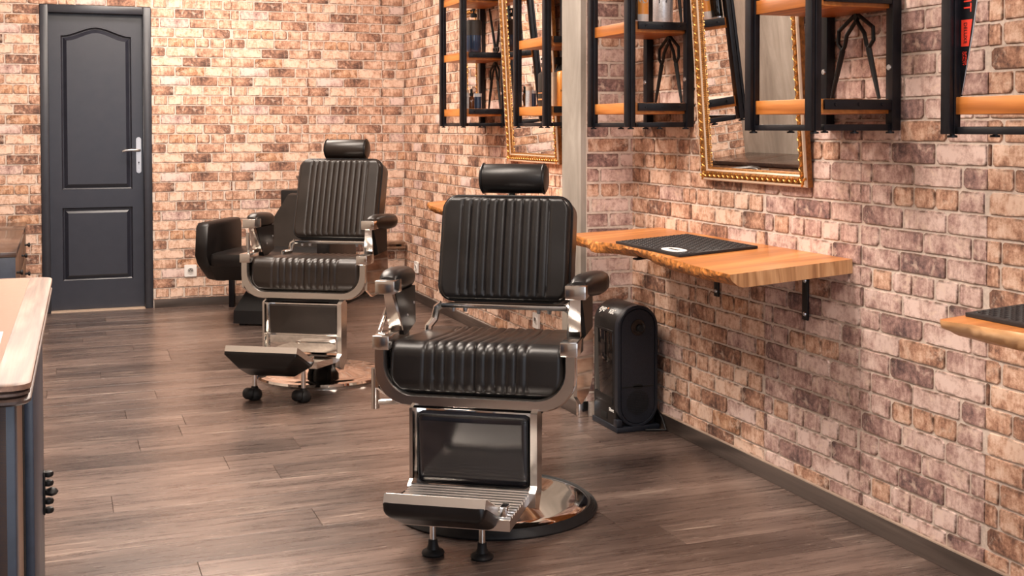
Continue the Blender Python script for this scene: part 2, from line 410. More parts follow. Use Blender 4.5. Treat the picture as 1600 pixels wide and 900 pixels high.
# ------------------------------------------------------------------ brick walls
# one printed repeat of the brickwork: (left, right, tone) in thousandths, ten courses from the top
TILE = [
 [(32, 187, .30, .5), (200, 358, .18, .5), (377, 537, .26, .5), (545, 697, .26, .5), (712, 860, .42, .6), (877, 967, .42, .5)],
 [(0, 275, .36, .5), (290, 635, .68, .5), (645, 955, .40, .5)],
 [(0, 95, .55, .5), (110, 452, .34, .1), (465, 800, .48, .5), (815, 967, .42, .5)],
 [(0, 275, .22, .5), (290, 605, .26, .5), (622, 950, .60, .5), (960, 967, .5, .5)],
 [(25, 195, .34, .5), (206, 366, .48, .8), (371, 525, .46, .8), (540, 695, .38, .6), (712, 875, .42, .5), (890, 967, .42, .5)],
 [(0, 165, .60, .5), (183, 530, .16, .5), (540, 868, .38, .5), (880, 967, .42, .5)],
 [(10, 362, .10, .5), (376, 710, .66, .5), (724, 967, .34, .5)],
 [(0, 275, .44, .5), (290, 635, .46, .95), (642, 955, .18, .5)],
 [(0, 95, .34, .5), (105, 450, .16, .2), (462, 790, .66, .4), (802, 967, .38, .5)],
 [(0, 260, .62, .5), (275, 608, .16, .5), (625, 935, .32, .5), (947, 967, .7, .5)],
]
STRIP = 0.525
BT = 0.0045                      # how far a brick stands out of its joints
def brick_outline(r, i, pitch):
    a, b2, tone, hue = TILE[r][i]
    rg = random.Random(r * 31 + i)
    x0 = a / 967 * STRIP; x1 = b2 / 967 * STRIP
    h0 = 0.0034; h1 = pitch - 0.0034
    wd = x1 - x0; j = 0.0016
    n = 2 if wd > 0.1 else 1
    cut0 = a == 0; cut1 = b2 == 967
    c = [min(rg.choice([0.0018, 0.0025, 0.004, 0.004, 0.009]), wd * 0.3) for _ in range(4)]
    q = lambda: rg.uniform(-j, j)
    pts = []
    if cut0: pts.append((x0, h0 + q()))
    else: pts += [(x0, h0 + c[0]), (x0 + c[0], h0)]
    for k in range(n): pts.append((x0 + wd * (k + 1) / (n + 1), h0 + q()))
    if cut1: pts.append((x1, h0 + q()))
    else: pts += [(x1 - c[1], h0), (x1 + q() * .5, h0 + c[1])]
    if cut1: pts.append((x1, h1 + q()))
    else: pts += [(x1 + q() * .5, h1 - c[2]), (x1 - c[2], h1)]
    for k in range(n): pts.append((x1 - wd * (k + 1) / (n + 1), h1 + q()))
    if cut0: pts.append((x0, h1 + q()))
    else: pts += [(x0 + c[3], h1), (x0, h1 - c[3])]
    return pts, tone, hue
def clip_poly(poly, x0, x1, z0, z1):
    def half(ps, f, cut):
        out = []
        for i in range(len(ps)):
            p, q = ps[i], ps[(i + 1) % len(ps)]
            a, b2 = f(p), f(q)
            if a >= 0: out.append(p)
            if (a >= 0) != (b2 >= 0):
                t = a / (a - b2); out.append((p[0] + (q[0] - p[0]) * t, p[1] + (q[1] - p[1]) * t))
        return out
    for f in (lambda p: p[0] - x0, lambda p: x1 - p[0], lambda p: p[1] - z0, lambda p: z1 - p[1]):
        if len(poly) < 3: return []
        poly = half(poly, f, None)
    return poly
def brick_geo(poly):
    """rim at the joint, front ring, inner ring and face; y is depth (front is -y)"""
    n = len(poly); cx = sum(p[0] for p in poly) / n; cz = sum(p[1] for p in poly) / n
    x0 = min(p[0] for p in poly); x1 = max(p[0] for p in poly); z0 = min(p[1] for p in poly); z1 = max(p[1] for p in poly)
    wx = max(x1 - x0, 1e-4); wz = max(z1 - z0, 1e-4)
    def inset(d):
        sx = max(0.15, 1 - 2 * d / wx); sz = max(0.15, 1 - 2 * d / wz)
        mx = (x0 + x1) / 2; mz = (z0 + z1) / 2
        return [(mx + (p[0] - mx) * sx, mz + (p[1] - mz) * sz) for p in poly]
    a = inset(0.0018); b2 = inset(0.008)
    vs = [(p[0], 0.0, p[1]) for p in poly] + [(p[0], -BT, p[1]) for p in a] + [(p[0], -BT, p[1]) for p in b2]
    fs = [(i, (i + 1) % n, n + (i + 1) % n, n + i) for i in range(n)] + [(n + i, n + (i + 1) % n, 2 * n + (i + 1) % n, 2 * n + i) for i in range(n)] + [tuple(range(2 * n, 3 * n))]
    ed = [1.0] * (2 * n) + [0.0] * n
    return vs, fs, ed
def finish_brick_mesh(name, vs, fs, tcs, tones, hues, eds):
    me = bpy.data.meshes.new(name); me.from_pydata(vs, [], fs)
    at = me.attributes.new('tc', 'FLOAT_VECTOR', 'POINT'); at.data.foreach_set('vector', [c for t in tcs for c in t])
    for nm, dat in (('tone', tones), ('hue', hues), ('edge', eds)):
        at = me.attributes.new(nm, 'FLOAT', 'POINT'); at.data.foreach_set('value', dat)
    me.materials.append(M['brick']); return me
bmeshes = {}
def brick_wall(parent, frame, u0, u1, z0, z1, pitch, zc0, seam0, offs, flip, holes=(), limit=300, hues={}):
    """frame(u, z) -> world point of the wall plane; frame.rz turns local x to the wall's u; bricks are cut at u0, u1, z0, z1 and round the holes"""
    cand = []
    H = 10 * pitch
    s0 = math.floor((u0 - seam0) / STRIP); s1 = math.ceil((u1 - seam0) / STRIP)
    for s in range(s0, s1):
        us = seam0 + s * STRIP
        if us > u1: continue
        off = offs.get(s, (s * 3 + 1) % 10)
        k0 = math.floor((z0 - zc0) / pitch) - 1; k1 = math.ceil((z1 - zc0) / pitch) + 1
        for k in range(k0, k1):
            zb = zc0 + (k - 0.5) * pitch            # bottom of the course
            if zb > z1 or zb + pitch < z0: continue
            r = (off - k) % 10 if not flip else (off + k) % 10
            for i in range(len(TILE[r])):
                poly, tone, hue = brick_outline(r, i, pitch)
                if flip: poly = [(STRIP - p[0], pitch - p[1]) for p in poly]
                xa = us + min(p[0] for p in poly); xb = us + max(p[0] for p in poly); za = zb + min(p[1] for p in poly); zt = zb + max(p[1] for p in poly)
                if xb < u0 or xa > u1 or za > z1 or zt < z0: continue
                pw = [(us + p[0], zb + p[1]) for p in poly]; whole = xa >= u0 and xb <= u1 and za >= z0 and zt <= z1
                if not whole: pw = clip_poly(pw, u0, u1, z0, z1)
                pieces = [pw] if len(pw) > 2 else []
                for (ha, hb, hz0, hz1) in holes:
                    nxt = []
                    for pl in pieces:
                        a = min(p[0] for p in pl); b2 = max(p[0] for p in pl); c = min(p[1] for p in pl); d = max(p[1] for p in pl)
                        if b2 <= ha or a >= hb or d <= hz0 or c >= hz1: nxt.append(pl); continue
                        whole = False
                        for cl in (clip_poly(pl, -99, ha, -99, 99), clip_poly(pl, hb, 99, -99, 99), clip_poly(clip_poly(pl, ha, hb, -99, 99), -99, 99, hz1, 99) if len(clip_poly(pl, ha, hb, -99, 99)) > 2 else []):
                            if len(cl) > 2 and max(p[0] for p in cl) - min(p[0] for p in cl) > 0.006 and max(p[1] for p in cl) - min(p[1] for p in cl) > 0.006: nxt.append(cl)
                    pieces = nxt
                for pl in pieces:
                    if max(p[0] for p in pl) - min(p[0] for p in pl) < 0.004 or max(p[1] for p in pl) - min(p[1] for p in pl) < 0.004: continue
                    cu = sum(p[0] for p in pl) / len(pl); cz = sum(p[1] for p in pl) / len(pl)
                    px, py, dz = P_px(frame(cu, cz)); size = (max(p[0] for p in pl) - min(p[0] for p in pl)) * (max(p[1] for p in pl) - min(p[1] for p in pl))
                    vis = -10 < px < 1610 and -10 < py < 910
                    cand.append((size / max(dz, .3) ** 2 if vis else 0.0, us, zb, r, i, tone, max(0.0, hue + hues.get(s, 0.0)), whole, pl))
    cand.sort(key=lambda c: -c[0])
    rest = ([], [], [], [], [], []); nb = 0
    rz = frame.rz; ca, sa = math.cos(rz), math.sin(rz)
    for n_, (sz, us, zb, r, i, tone, hue, whole, pl) in enumerate(cand):
        def tcf(vs): 
            if flip: return [(r * 1.7 + us - v[0] + i * .37 + STRIP, v[1], r * .9 + pitch - (v[2] - zb)) for v in vs]
            return [(r * 1.7 + v[0] - us + i * .37, v[1], r * .9 + v[2] - zb) for v in vs]
        if sz > 0 and nb < limit:
            nb += 1
            if whole:
                key = (r, i, flip, round(pitch, 5), round(hue, 2))
                if key not in bmeshes:
                    vs, fs, ed = brick_geo([(p[0] - us, p[1] - zb) for p in pl])
                    t = tcf([(v[0] + us, v[1], v[2] + zb) for v in vs])
                    bmeshes[key] = finish_brick_mesh('brick', vs, fs, t, [tone] * len(vs), [hue] * len(vs), ed)
                link('brick', bmeshes[key], parent, frame(us, zb), (0, 0, rz))
            else:
                u_, z_ = pl[0]
                vs, fs, ed = brick_geo(pl); t = tcf(vs)
                me = finish_brick_mesh('brick', [(v[0] - u_, v[1], v[2] - z_) for v in vs], fs, t, [tone] * len(vs), [hue] * len(vs), ed)
                link('brick', me, parent, frame(u_, z_), (0, 0, rz))
        else:
            vs, fs, ed = brick_geo(pl); t = tcf(vs); o = len(rest[0])
            for v in vs:
                p = frame(v[0], v[2]); rest[0].append((p[0] - sa * v[1], p[1] + ca * v[1], p[2]))
            rest[1].extend([tuple(o + q for q in f) for f in fs]); rest[2].extend(t); rest[3].extend([tone] * len(vs)); rest[4].extend([hue] * len(vs)); rest[5].extend(ed)
    if rest[0]:
        me = finish_brick_mesh('brick_courses', *rest)
        tag(link('brick_courses', me, parent), kind='stuff')
class Frame:
    def __init__(s, fn, rz): s.fn = fn; s.rz = rz
    def __call__(s, u, z): return s.fn(u, z)

DX0, DX1, DZ = -0.118, 0.572, 2.001       # door opening
# back wall (u = X), with the door left out
wb = MB()
wb.box((XL - .1, YB, 0), (DX0, YB + .2, CEIL)); wb.box((DX1, YB, 0), (XF + .15, YB + .2, CEIL)); wb.box((DX0, YB, DZ), (DX1, YB + .2, CEIL))
wall_back = tag(wb.build('wall_back', M['mortar']), kind='structure')
brick_wall(wall_back, Frame(lambda u, z: (u, YB, z), 0.0), XL, XF, 0.055, CEIL, 0.0645, 1.386, 0.5707, {-3: 2, -2: 5, -1: 8, 0: 0, 1: 1, 2: 0, 3: 8}, False, holes=[(DX0, DX1, -1, DZ)])
# far right wall (u = -Y, towards the viewer)
wall_far = tag(MB().box((XF, 4.75, 0), (XF + .2, YB, CEIL)).build('wall_right_far', M['mortar']), kind='structure')
brick_wall(wall_far, Frame(lambda u, z: (XF, -u, z), R(-90)), -YB, -4.75, 0.058, CEIL, 0.0645, 1.386, -YB - 0.33, {0: 8, 1: 3, 2: 6, 3: 0, 4: 7, 5: 2, 6: 5, 7: 9}, False)
# near right wall
wall_near = tag(MB().box((XR, YF, 0), (XR + .25, 4.55, CEIL)).build('wall_right', M['mortar']), kind='structure')
# seams at Y 2.47, 2.998, 3.54: u = -3.54 is seam 0
brick_wall(wall_near, Frame(lambda u, z: (XR, -u, z), R(-90)), -4.55, 0.0, 0.060, CEIL, 0.0622, 1.002, -3.532, {-2: 3, -1: 1, 0: 2, 1: 4, 2: 7, 3: 0, 4: 5}, True, hues={0: -.28, 1: -.28})  # hues turn two strips mauve: print difference plus painted cool shade
# pillar between the two
pil = tag(MB().box((2.01, 4.55, 0), (2.52, 4.75, CEIL), 0.004).build('wall_pillar', M['concrete']), kind='structure')
brick_wall(pil, Frame(lambda u, z: (u, 4.55, z), 0.0), 2.036, XR, 0.060, CEIL, 0.0622, 1.002, 1.86, {0: 5, 1: 8}, True, limit=150, hues={0: -.35, 1: -.35})  # hues tint the pillar bricks mauve, painting in the cool shade
MB().box((2.034, 4.5465, 0.0), (XR, 4.549, CEIL)).build('mortar_bed', M['mortar'], pil)
MB().box((2.000, 4.565, 0), (2.0095, 4.75, 0.058), 0.002).build('baseboard', M['baseboard'], pil)
MB().box((1.997, 4.538, 0), (2.040, 4.567, 0.066), 0.003).build('corner_guard', M['satin'], pil)['label'] = 'brushed metal corner guard'
# other walls, ceiling
wl = tag(MB().box((XL - .2, YF, 0), (XL, YB + .2, CEIL)).build('wall_left', M['concrete']), kind='structure')
wf = MB(); wf.box((XL - .2, YF - .2, 0), (XR + .25, YF, 0.35)); wf.box((XL - .2, YF - .2, 2.55), (XR + .25, YF, CEIL)); wf.box((XL - .2, YF - .2, .35), (-.4, YF, 2.55)); wf.box((2.1, YF - .2, .35), (XR + .25, YF, 2.55))
tag(wf.build('wall_front', M['ceiling']), kind='structure')
wn = MB(); wn.box((-.4, YF - .12, .35), (-.34, YF - .06, 2.55)); wn.box((2.04, YF - .12, .35), (2.1, YF - .06, 2.55)); wn.box((-.4, YF - .12, .35), (2.1, YF - .06, .41)); wn.box((-.4, YF - .12, 2.49), (2.1, YF - .06, 2.55)); wn.box((.82, YF - .12, .35), (.88, YF - .06, 2.55))
win = tag(wn.build('window_1', M['frame']), kind='structure')
for a, b2 in ((-.34, .82), (.88, 2.04)): MB().box((a, YF - .094, .41), (b2, YF - .088, 2.49)).build('pane', M['glass'], win)
tag(MB().box((XL - .2, YF - .2, CEIL), (XF + .3, YB + .3, CEIL + .15)).build('ceiling', M['ceiling']), kind='structure')
# skirting
tag(MB().box((XR - .014, 0.3, 0), (XR, 4.55, 0.058), 0.0015).build('baseboard_right', M['baseboard']), kind='structure')
tag(MB().box((XR - .0135, 0.3, 0.0578), (XR, 4.55, 0.0615)).build('trim_1', M['cap']), kind='structure')
tag(MB().box((XF - .014, 4.75, 0), (XF, YB, 0.058), 0.0015).build('baseboard_right_far', M['baseboard']), kind='structure')
tag(MB().box((DX1 + .006, YB - .014, 0), (XF - .014, YB, 0.056), 0.0015).build('baseboard_back', M['baseboard_x']), kind='structure')

# ------------------------------------------------------------------ ceiling lamps
for i, (lx, ly) in enumerate(LAMPS):
    t = thing('ceiling_light', 'rectangular ceiling light panel, %s' % ('nearest the shop window', 'above the front barber chair', 'above the rear barber chair', 'nearest the dark door')[i], 'ceiling light', (lx, ly, CEIL - .05), 0, 'ceiling light panels')
    fr = MB()
    fr.box((-.62, -.32, 0), (.62, -.29, .05)); fr.box((-.62, .29, 0), (.62, .32, .05)); fr.box((-.62, -.29, 0), (-.59, .29, .05)); fr.box((.59, -.29, 0), (.62, .29, .05))
    fr.build('frame', M['white'], t); MB().box((-.59, -.29, .01), (.59, .29, .02)).build('diffuser', M['lamp'], t)
    area('lamp_light', (lx, ly, CEIL - .06), (0, 0, 0), 1.15, .55, LAMP_W[i], WARM)

# ------------------------------------------------------------------ door
d = MB()
FW = 0.052
def vfr(a, b2): d.box(a, b2, 0.006)
vfr((DX0, YB - .012, 0), (DX0 + FW, YB + .11, DZ)); vfr((DX1 - FW, YB - .012, 0), (DX1, YB + .11, DZ)); vfr((DX0 + FW, YB - .012, DZ - FW), (DX1 - FW, YB + .11, DZ))
door = tag(d.build('door_1', M['frame']), kind='structure')
lx0, lx1, lz0, lz1, LY = DX0 + FW, DX1 - FW, 0.006, DZ - FW, YB + .062
def arch(xa, xb, z, rise, n=14):
    """top edge with the shallow ogee arch, from right to left"""
    out = []
    for i in range(n + 1):
        s = i / n; u = 1 - 2 * abs(s - .5)
        k = 3 * u * u - 2 * u ** 3
        out.append((xb + (xa - xb) * s, z + rise * k))
    return out
px0, px1 = lx0 + .075, lx1 - .072
up = [(px0, .795), (px1, .795)] + arch(px0, px1, 1.805, .058)
lo = [(px0, .195), (px1, .195), (px1, .677), (px0, .677)]
leaf = MB()
# leaf as stiles and rails round the two sunk panels
leaf.box((lx0, LY, lz0), (px0, LY + .04, lz1)); leaf.box((px1, LY, lz0), (lx1, LY + .04, lz1))
leaf.box((px0, LY, lz0), (px1, LY + .04, .195)); leaf.box((px0, LY, .677), (px1, LY + .04, .795))
ar = arch(px0, px1, 1.805, .058)
for i in range(len(ar) - 1):
    (xa, za), (xb, zb) = ar[i], ar[i + 1]
    leaf.add([(xa, LY, za), (xa, LY, lz1), (xb, LY, lz1), (xb, LY, zb), (xa, LY + .04, za), (xb, LY + .04, zb)], [(0, 1, 2, 3), (0, 3, 5, 4)])
leaf.box((px0, LY + .03, .19), (px1, LY + .04, lz1))
leafo = leaf.build('leaf', M['door'], door)
def sunk_panel(poly, name):
    n = len(poly); cx = sum(p[0] for p in poly) / n; x0 = min(p[0] for p in poly); x1 = max(p[0] for p in poly); z0 = min(p[1] for p in poly); z1 = max(p[1] for p in poly)
    def ins(dd):
        mx, mz = (x0 + x1) / 2, (z0 + z1) / 2; sx = 1 - 2 * dd / (x1 - x0); sz = 1 - 2 * dd / (z1 - z0)
        return [(mx + (p[0] - mx) * sx, mz + (p[1] - mz) * sz) for p in poly]
    rings = [[(p[0], LY + yy, p[1]) for p in ins(dd)] for dd, yy in ((0.0, 0.0), (0.003, .014), (.010, .019), (.013, .019), (.036, .003), (.040, .003))]
    mb = MB(); mb.loft(rings, smooth=False, caps=False); mb.add(rings[-1], [list(range(n))])
    return mb.build(name, M['door'], door)
sunk_panel(up, 'upper_panel'); sunk_panel(lo, 'lower_panel')
MB().box((lx0, YB - .01, 0), (lx1, YB + .10, 0.005)).build('threshold', M['slip'], door)['label'] = 'pale threshold strip'
hp = MB(); hx = 0.490
hp.prism(rrect(hx - .016, hx + .016, .90, 1.14, .016), lambda a, b2, dd: (a, LY - dd, b2), 0, .007)
hpo = hp.build('handle_plate', M['handle'], door)
lv = MB(); lv.tube([(hx + .004, LY - .007, 1.052), (hx + .004, LY - .042, 1.052), (hx - .01, LY - .05, 1.052), (hx - .05, LY - .05, 1.056), (hx - .085, LY - .049, 1.053), (hx - .105, LY - .047, 1.046)], [.009, .009, .009, .008, .008, .007], 10)
lv.build('door_handle', M['handle'], hpo)
kh = MB()
for zz in (.972,): kh.lathe([(.005, 0), (.005, .001)], (hx, LY - .0072, zz), 10, Matrix.Rotation(R(90), 3, 'X'))
kh.box((hx - .002, LY - .0082, .958), (hx + .002, LY - .007, .972)); kh.build('keyhole', M['black'], hpo)
for zz in (.92, 1.12): MB().lathe([(.005, 0), (.004, .0025)], (hx, LY - .007, zz), 10, Matrix.Rotation(R(90), 3, 'X')).build('screw', M['bolt'], hpo)

# ------------------------------------------------------------------ wall sockets
def socket(label, loc, rz, size=.08):
    t = thing('wall_socket', label, 'socket', loc, rz, 'white wall sockets')
    h = size / 2
    MB().prism(rrect(-h, h, -h, h, .006), lambda a, b2, dd: (a, -dd, b2), 0, .010).build('cover_plate', M['white'], t)
    q = MB(); q.lathe([(.021, 0), (.021, .004), (.019, .004), (.018, -.004)], (0, -.010, 0), 20, Matrix.Rotation(R(90), 3, 'X')); q.build('socket_ring', M['white'], t)
    q = MB()
    q.lathe([(.0185, 0), (.0185, .0006)], (0, -.0102, 0), 20, Matrix.Rotation(R(90), 3, 'X')); q.build('recess', simple('socket_recess', (.35, .32, .30), .5), t)
    q = MB()
    for sx in (-.009, .009): q.lathe([(.004, 0), (.004, .001)], (sx, -.0105, 0), 8, Matrix.Rotation(R(90), 3, 'X'))
    q.lathe([(.003, 0), (.003, .005)], (0, -.0105, .009), 8, Matrix.Rotation(R(90), 3, 'X')); q.build('contact_hole', M['black'], t)
socket('white wall socket on the brick beside the dark door', (.813, YB - BT, .240), 0)
socket('white wall socket low on the far side wall by the brick corner', (XF - BT, 8.02, .235), R(-90))
socket('white wall socket low on the side wall seen under the front chair backrest', (XF - BT, 5.775, .200), R(-90))

# ------------------------------------------------------------------ barber chairs
def pad(mb, W, Hh, T, r, re, fn, grooves=(), gd=0.006, gw=0.006, fade=0.03, nu=96, nv=28, dome=0.0, pw=2.0):
    """upholstered pad: |x|<=W, |v|<=Hh with corner radius r; fn(x, v, h) places it, h is the height above its back"""
    vs = []; 
    def hw(v):
        e = abs(v) - (Hh - r)
        return W - r + math.sqrt(max(0, r * r - e * e)) if e > 0 else W
    us = []
    for i in range(nu + 1): us.append(-math.cos(PI * i / nu) * .35 + (-1 + 2 * i / nu) * .65)
    vv = [-math.cos(PI * i / nv) * .6 + (-1 + 2 * i / nv) * .4 for i in range(nv + 1)]
    for v_ in vv:
        v = v_ * Hh * 0.9999; w_ = hw(v)
        for u in us:
            x = u * w_
            dist = min(w_ - abs(x), Hh - abs(v))
            k = 1.0 if dist >= re else max(0.0, 1 - (1 - dist / re) ** pw) ** (1 / pw)
            h = T * k
            if dome: h += dome * k * (1 - (x / W) ** 2) * (1 - (v / Hh) ** 2)
            if grooves:
                ff = min(1.0, max(0.0, (Hh - abs(v)) / fade))
                dmin = min(abs(x - g) for g in grooves); hp = (grooves[1] - grooves[0]) / 2
                q = max(0.0, 1 - dmin / hp)
                h -= gd * (1 - math.sqrt(1 - q * q)) * ff * k
            vs.append(fn(x, v, h))
    n = nu + 1; fs = []
    for j in range(nv):
        for i in range(nu): fs.append((j * n + i, j * n + i + 1, (j + 1) * n + i + 1, (j + 1) * n + i))
    mb.add(vs, fs, True)
    # back
    edge = [j for j in range(n)] + [(k + 1) * n - 1 for k in range(1, nv + 1)] + [nv * n + i for i in range(nu - 1, -1, -1)] + [k * n for k in range(nv - 1, 0, -1)]
    mb.f.append([len(mb.v) - len(vs) + e for e in edge[::-1]]); mb.sm.append(False); mb.mi.append(0)
    return mb
def outline_tube(W, Hh, r, fn, h, rad, seg=6, n=8):
    pts = [fn(a, b2, h) for a, b2 in rrect(-W, W, -Hh, Hh, r, seg)]
    mb = MB(); pts.append(pts[0]); mb.tube(pts, rad, n, caps=False); return mb
GR = [(-5 + i) * .0291 for i in range(11)]
def barber_chair(label, loc, rz, lift, kind):
    t = thing('barber_chair', label, 'barber chair', loc, rz, 'barber chairs')
    LE = M['leather'] if kind == 1 else M['leather_worn']
    # --- base
    b1 = MB(); b1.lathe([(.30, .010), (.298, .020), (.285, .026), (.25, .030), (.16, .036), (.09, .048), (.075, .060)], n=56)
    b1.lathe([(.30, .0), (.30, .010)], n=56)
    b1.build('base_plate', M['chrome'], t)
    rim = MB()
    if kind == 1:
        pr = [(.30, 0.0), (.322, .0), (.325, .006)]
        for i in range(5):
            q = .3235 - i * .0048; zz = .010 + i * .0035
            pr += [(q, zz), (q - .0018, zz + .0028), (q - .0036, zz + .0010)]
        pr += [(.298, .022)]
        rim.lathe(pr, n=64)
        rim.build('base_rim', M['rubber'], t)['label'] = 'ridged black rubber rim'
    else:
        rim.lathe([(.30, 0), (.322, 0), (.324, .008), (.318, .018), (.30, .022)], n=56); rim.build('base_rim', M['chrome'], t)
    cl = MB(); cl.lathe([(.075, .055), (.075, .20), (.068, .205), (.055, .207), (.055, .34 + lift)], n=32)
    for sx in (-1, 1): cl.box((.052 * sx - .012, -.07, .045), (.052 * sx + .012, -.055, .30), .004)
    cl.build('hydraulic_column', M['chrome'] if kind == 1 else M['iron'], t)
    # --- everything above rides on the lift
    z = lambda v: v + lift
    un = MB(); un.box((-.17, -.18, z(.335)), (.17, .20, z(.375)), .006); un.box((-.20, -.235, z(.36)), (.20, -.18, z(.382)), .003); un.build('under_frame', M['iron'], t)
    # U shaped trough of bright steel that holds the seat
    def ring(off, zt, yy, zb):
        W = .306 - off; rc = .105 - off * .5
        pts = [(-W, yy, z(zt))]
        for i in range(9):
            a = PI + PI / 2 * i / 8; pts.append((-W + rc + rc * math.cos(a), yy, z(zb + off + rc + rc * math.sin(a))))
        for i in range(9):
            a = 1.5 * PI + PI / 2 * i / 8; pts.append((W - rc + rc * math.cos(a), yy, z(zb + off + rc + rc * math.sin(a))))
        pts.append((W, yy, z(zt))); return pts
    sf = MB()
    A = [ring(0, .54, -.268, .373), ring(.004, .54, -.276, .373), ring(.030, .54, -.276, .373), ring(.034, .54, -.268, .373), ring(.034, .54, -.225, .373), ring(0.0, .54, -.225, .373)]
    A.append(A[0]); sf.loft(A, closed=False, caps=False, smooth=True)
    for k in (0, 19):
        sf.add([a[k] for a in A[:-1]], [list(range(6))])
    sf.build('seat_band', M['satin'], t)['label'] = 'bright steel band round the seat front'
    for s in (-1, 1):
        sp = MB()
        prof = [(-.262, .565), (.05, .575), (.06, .47), (.035, .415), (-.04, .384), (-.18, .380), (-.262, .42)]
        prof = [(a, z(b2)) for a, b2 in prof]
        x0, x1 = sorted((s * .297, s * .307))
        sp.prism(prof, lambda a, b2, dd: (dd, a, b2), x0, x1); sp.build('side_panel', M['chrome'], t)
        bk = MB(); x0, x1 = sorted((s * .259, s * .311)); bk.box((x0, -.278, z(.537)), (x1, -.17, z(.579)), .003); bk.build('corner_block', M['satin'], t)
    # seat cushion: front face, rolled edge and top
    prof = []; 
    def seat_curve(sv):                       # sv from 0 (front bottom) along the leather
        pts = [(-.258, .400), (-.266, .44), (-.258, .512)]
        for i in range(7):
            a = PI - PI / 2 * i / 6; pts.append((-.214 + .044 * math.cos(a), .514 + .042 * math.sin(a)))
        pts += [(-.10, .548), (.0, .540), (.10, .535), (.20, .535)]
        return pts
    SC = [Vector((0, a, b2)) for a, b2 in seat_curve(0)]
    cum = [0]
    for i in range(1, len(SC)): cum.append(cum[-1] + (SC[i] - SC[i - 1]).length)
    SL = cum[-1]
    def scur(sv):
        sv = min(max(sv, 0), SL)
        for i in range(1, len(SC)):
            if sv <= cum[i] + 1e-9:
                f_ = (sv - cum[i - 1]) / max(1e-9, cum[i] - cum[i - 1]); return SC[i - 1].lerp(SC[i], f_)
        return SC[-1]
    def seat_fn(x, v, h):
        sv = v + SL / 2; p = scur(sv); q = scur(min(SL, sv + .012)); p0 = scur(max(0, sv - .012))
        tg = (q - p0).normalized(); nm = Vector((0, -tg.z, tg.y)) if True else None
        # small sag across the middle of the top
        hh = h - .030
        pp = p + nm * hh
        return (x, pp.y, z(pp.z + .004))
    GS = [(-5 + i) * .0310 for i in range(11)]
    st = MB(); pad(st, .268, SL / 2, .030, .070, .022, seat_fn, GS, .0062, .0060, .02, 176, 44)
    st.build('seat_cushion', LE, t)
    outline_tube(.267, SL / 2 - .001, .070, seat_fn, .006, .0045).build('seat_piping', M['piping'], t)
    sb = MB(); sb.box((-.265, -.22, z(.385)), (.265, .19, z(.505)), .012); sb.build('seat_body', M['black'], t)
    # --- backrest, leaning back
    tilt = R(13.5) if kind == 1 else R(17.5)
    bc = Vector((0, .145 if kind == 1 else .200, z(.807 if kind == 1 else .815)))
    ct, st_ = math.cos(tilt), math.sin(tilt)
    def back_fn(x, v, h):
        return (x, bc.y + v * st_ - (h - .02) * ct, bc.z + v * ct + (h - .02) * st_)
    BH = .173 if kind == 1 else .205
    bk = MB(); pad(bk, .217, BH, .030, .050, .018, back_fn, GR, .0075, .0055, .022, 176, 36, dome=.006)
    bk.build('backrest_cushion', LE, t)
    outline_tube(.217, BH, .050, back_fn, .006, .0048).build('backrest_piping', M['piping'], t)
    sh = MB()
    rr = rrect(-.219, .219, -BH - .002, BH + .002, .052, 6)
    rr2 = rrect(-.215, .215, -BH + .004, BH - .004, .05, 6)
    sh.loft([[back_fn(a, b2, .004) for a, b2 in rr], [back_fn(a, b2, -.085) for a, b2 in rr], [back_fn(a, b2, -.098) for a, b2 in rr2]]); sh.build('backrest_shell', M['leather'], t)
    br = MB(); p = back_fn(0, -BH - .014, 0)
    br.box((-.205, p[1] - .016, p[2] - .010), (.215, p[1] + .016, p[2] + .006), .003)
    for s in (-1, 1):
        pts = [(s * .205, p[1], p[2]), (s * .222, p[1] - .002, p[2] - .012), (s * .232, p[1] + .0, p[2] - .05), (s * .245, .10, z(.55)), (s * .25, .10, z(.50))]
        br.tube(pts, .013, 8)
    br.build('backrest_bracket', M['satin'], t)
    for xx in (-.165, -.125, .12, .155):
        MB().lathe([(.006, -.022), (.008, -.012), (.008, -.008), (.005, -.008)], (xx, p[1] - .006, p[2]), 8).build('bolt', M['bolt'], t)
    # --- headrest
    hp_ = (.012, .235, 1.030) if kind == 1 else (.012, .315, 1.092)
    hr = MB(); rot = Matrix.Rotation(R(90), 3, 'Y')
    hr.lathe([(.0, -.113), (.036, -.113), (.045, -.109), (.049, -.100), (.050, 0), (.049, .100), (.045, .109), (.036, .113), (.0, .113)], hp_, 32, rot)
    hr.build('headrest', LE, t)
    for s in (-1, 1):
        MB().tube([(hp_[0] + s * .103, hp_[1] + .0505 * math.cos(a), hp_[2] + .0505 * math.sin(a)) for a in [2 * PI * k / 24 for k in range(25)]], .0022, 6, False).build('headrest_piping', M['piping'], t)
    q0 = back_fn(0, .12, -.05)
    MB().tube([q0, (0, hp_[1] + .035, hp_[2] - .05), (0, hp_[1] + .03, hp_[2])], .016, 10).build('headrest_post', M['chrome'], t)
    # --- arms
    for s in (-1, 1):
        x0, x1 = sorted((s * .262, s * .324))
        ab = MB(); ab.box((x0, -.212, z(.694)), (x1, -.135, z(.735)), .0025); arm = ab.build('arm_block', M['satin'], t)
        def sec(yy, xc, wd, zb, zt, n=16):
            o = []
            for k in range(n):
                a = 2 * PI * k / n; e = 2.6
                cc, ss = math.cos(a), math.sin(a)
                o.append((xc + s * 0 + wd / 2 * math.copysign(abs(cc) ** (2 / e), cc), yy, z((zb + zt) / 2 + (zt - zb) / 2 * math.copysign(abs(ss) ** (2 / e), ss))))
            return o
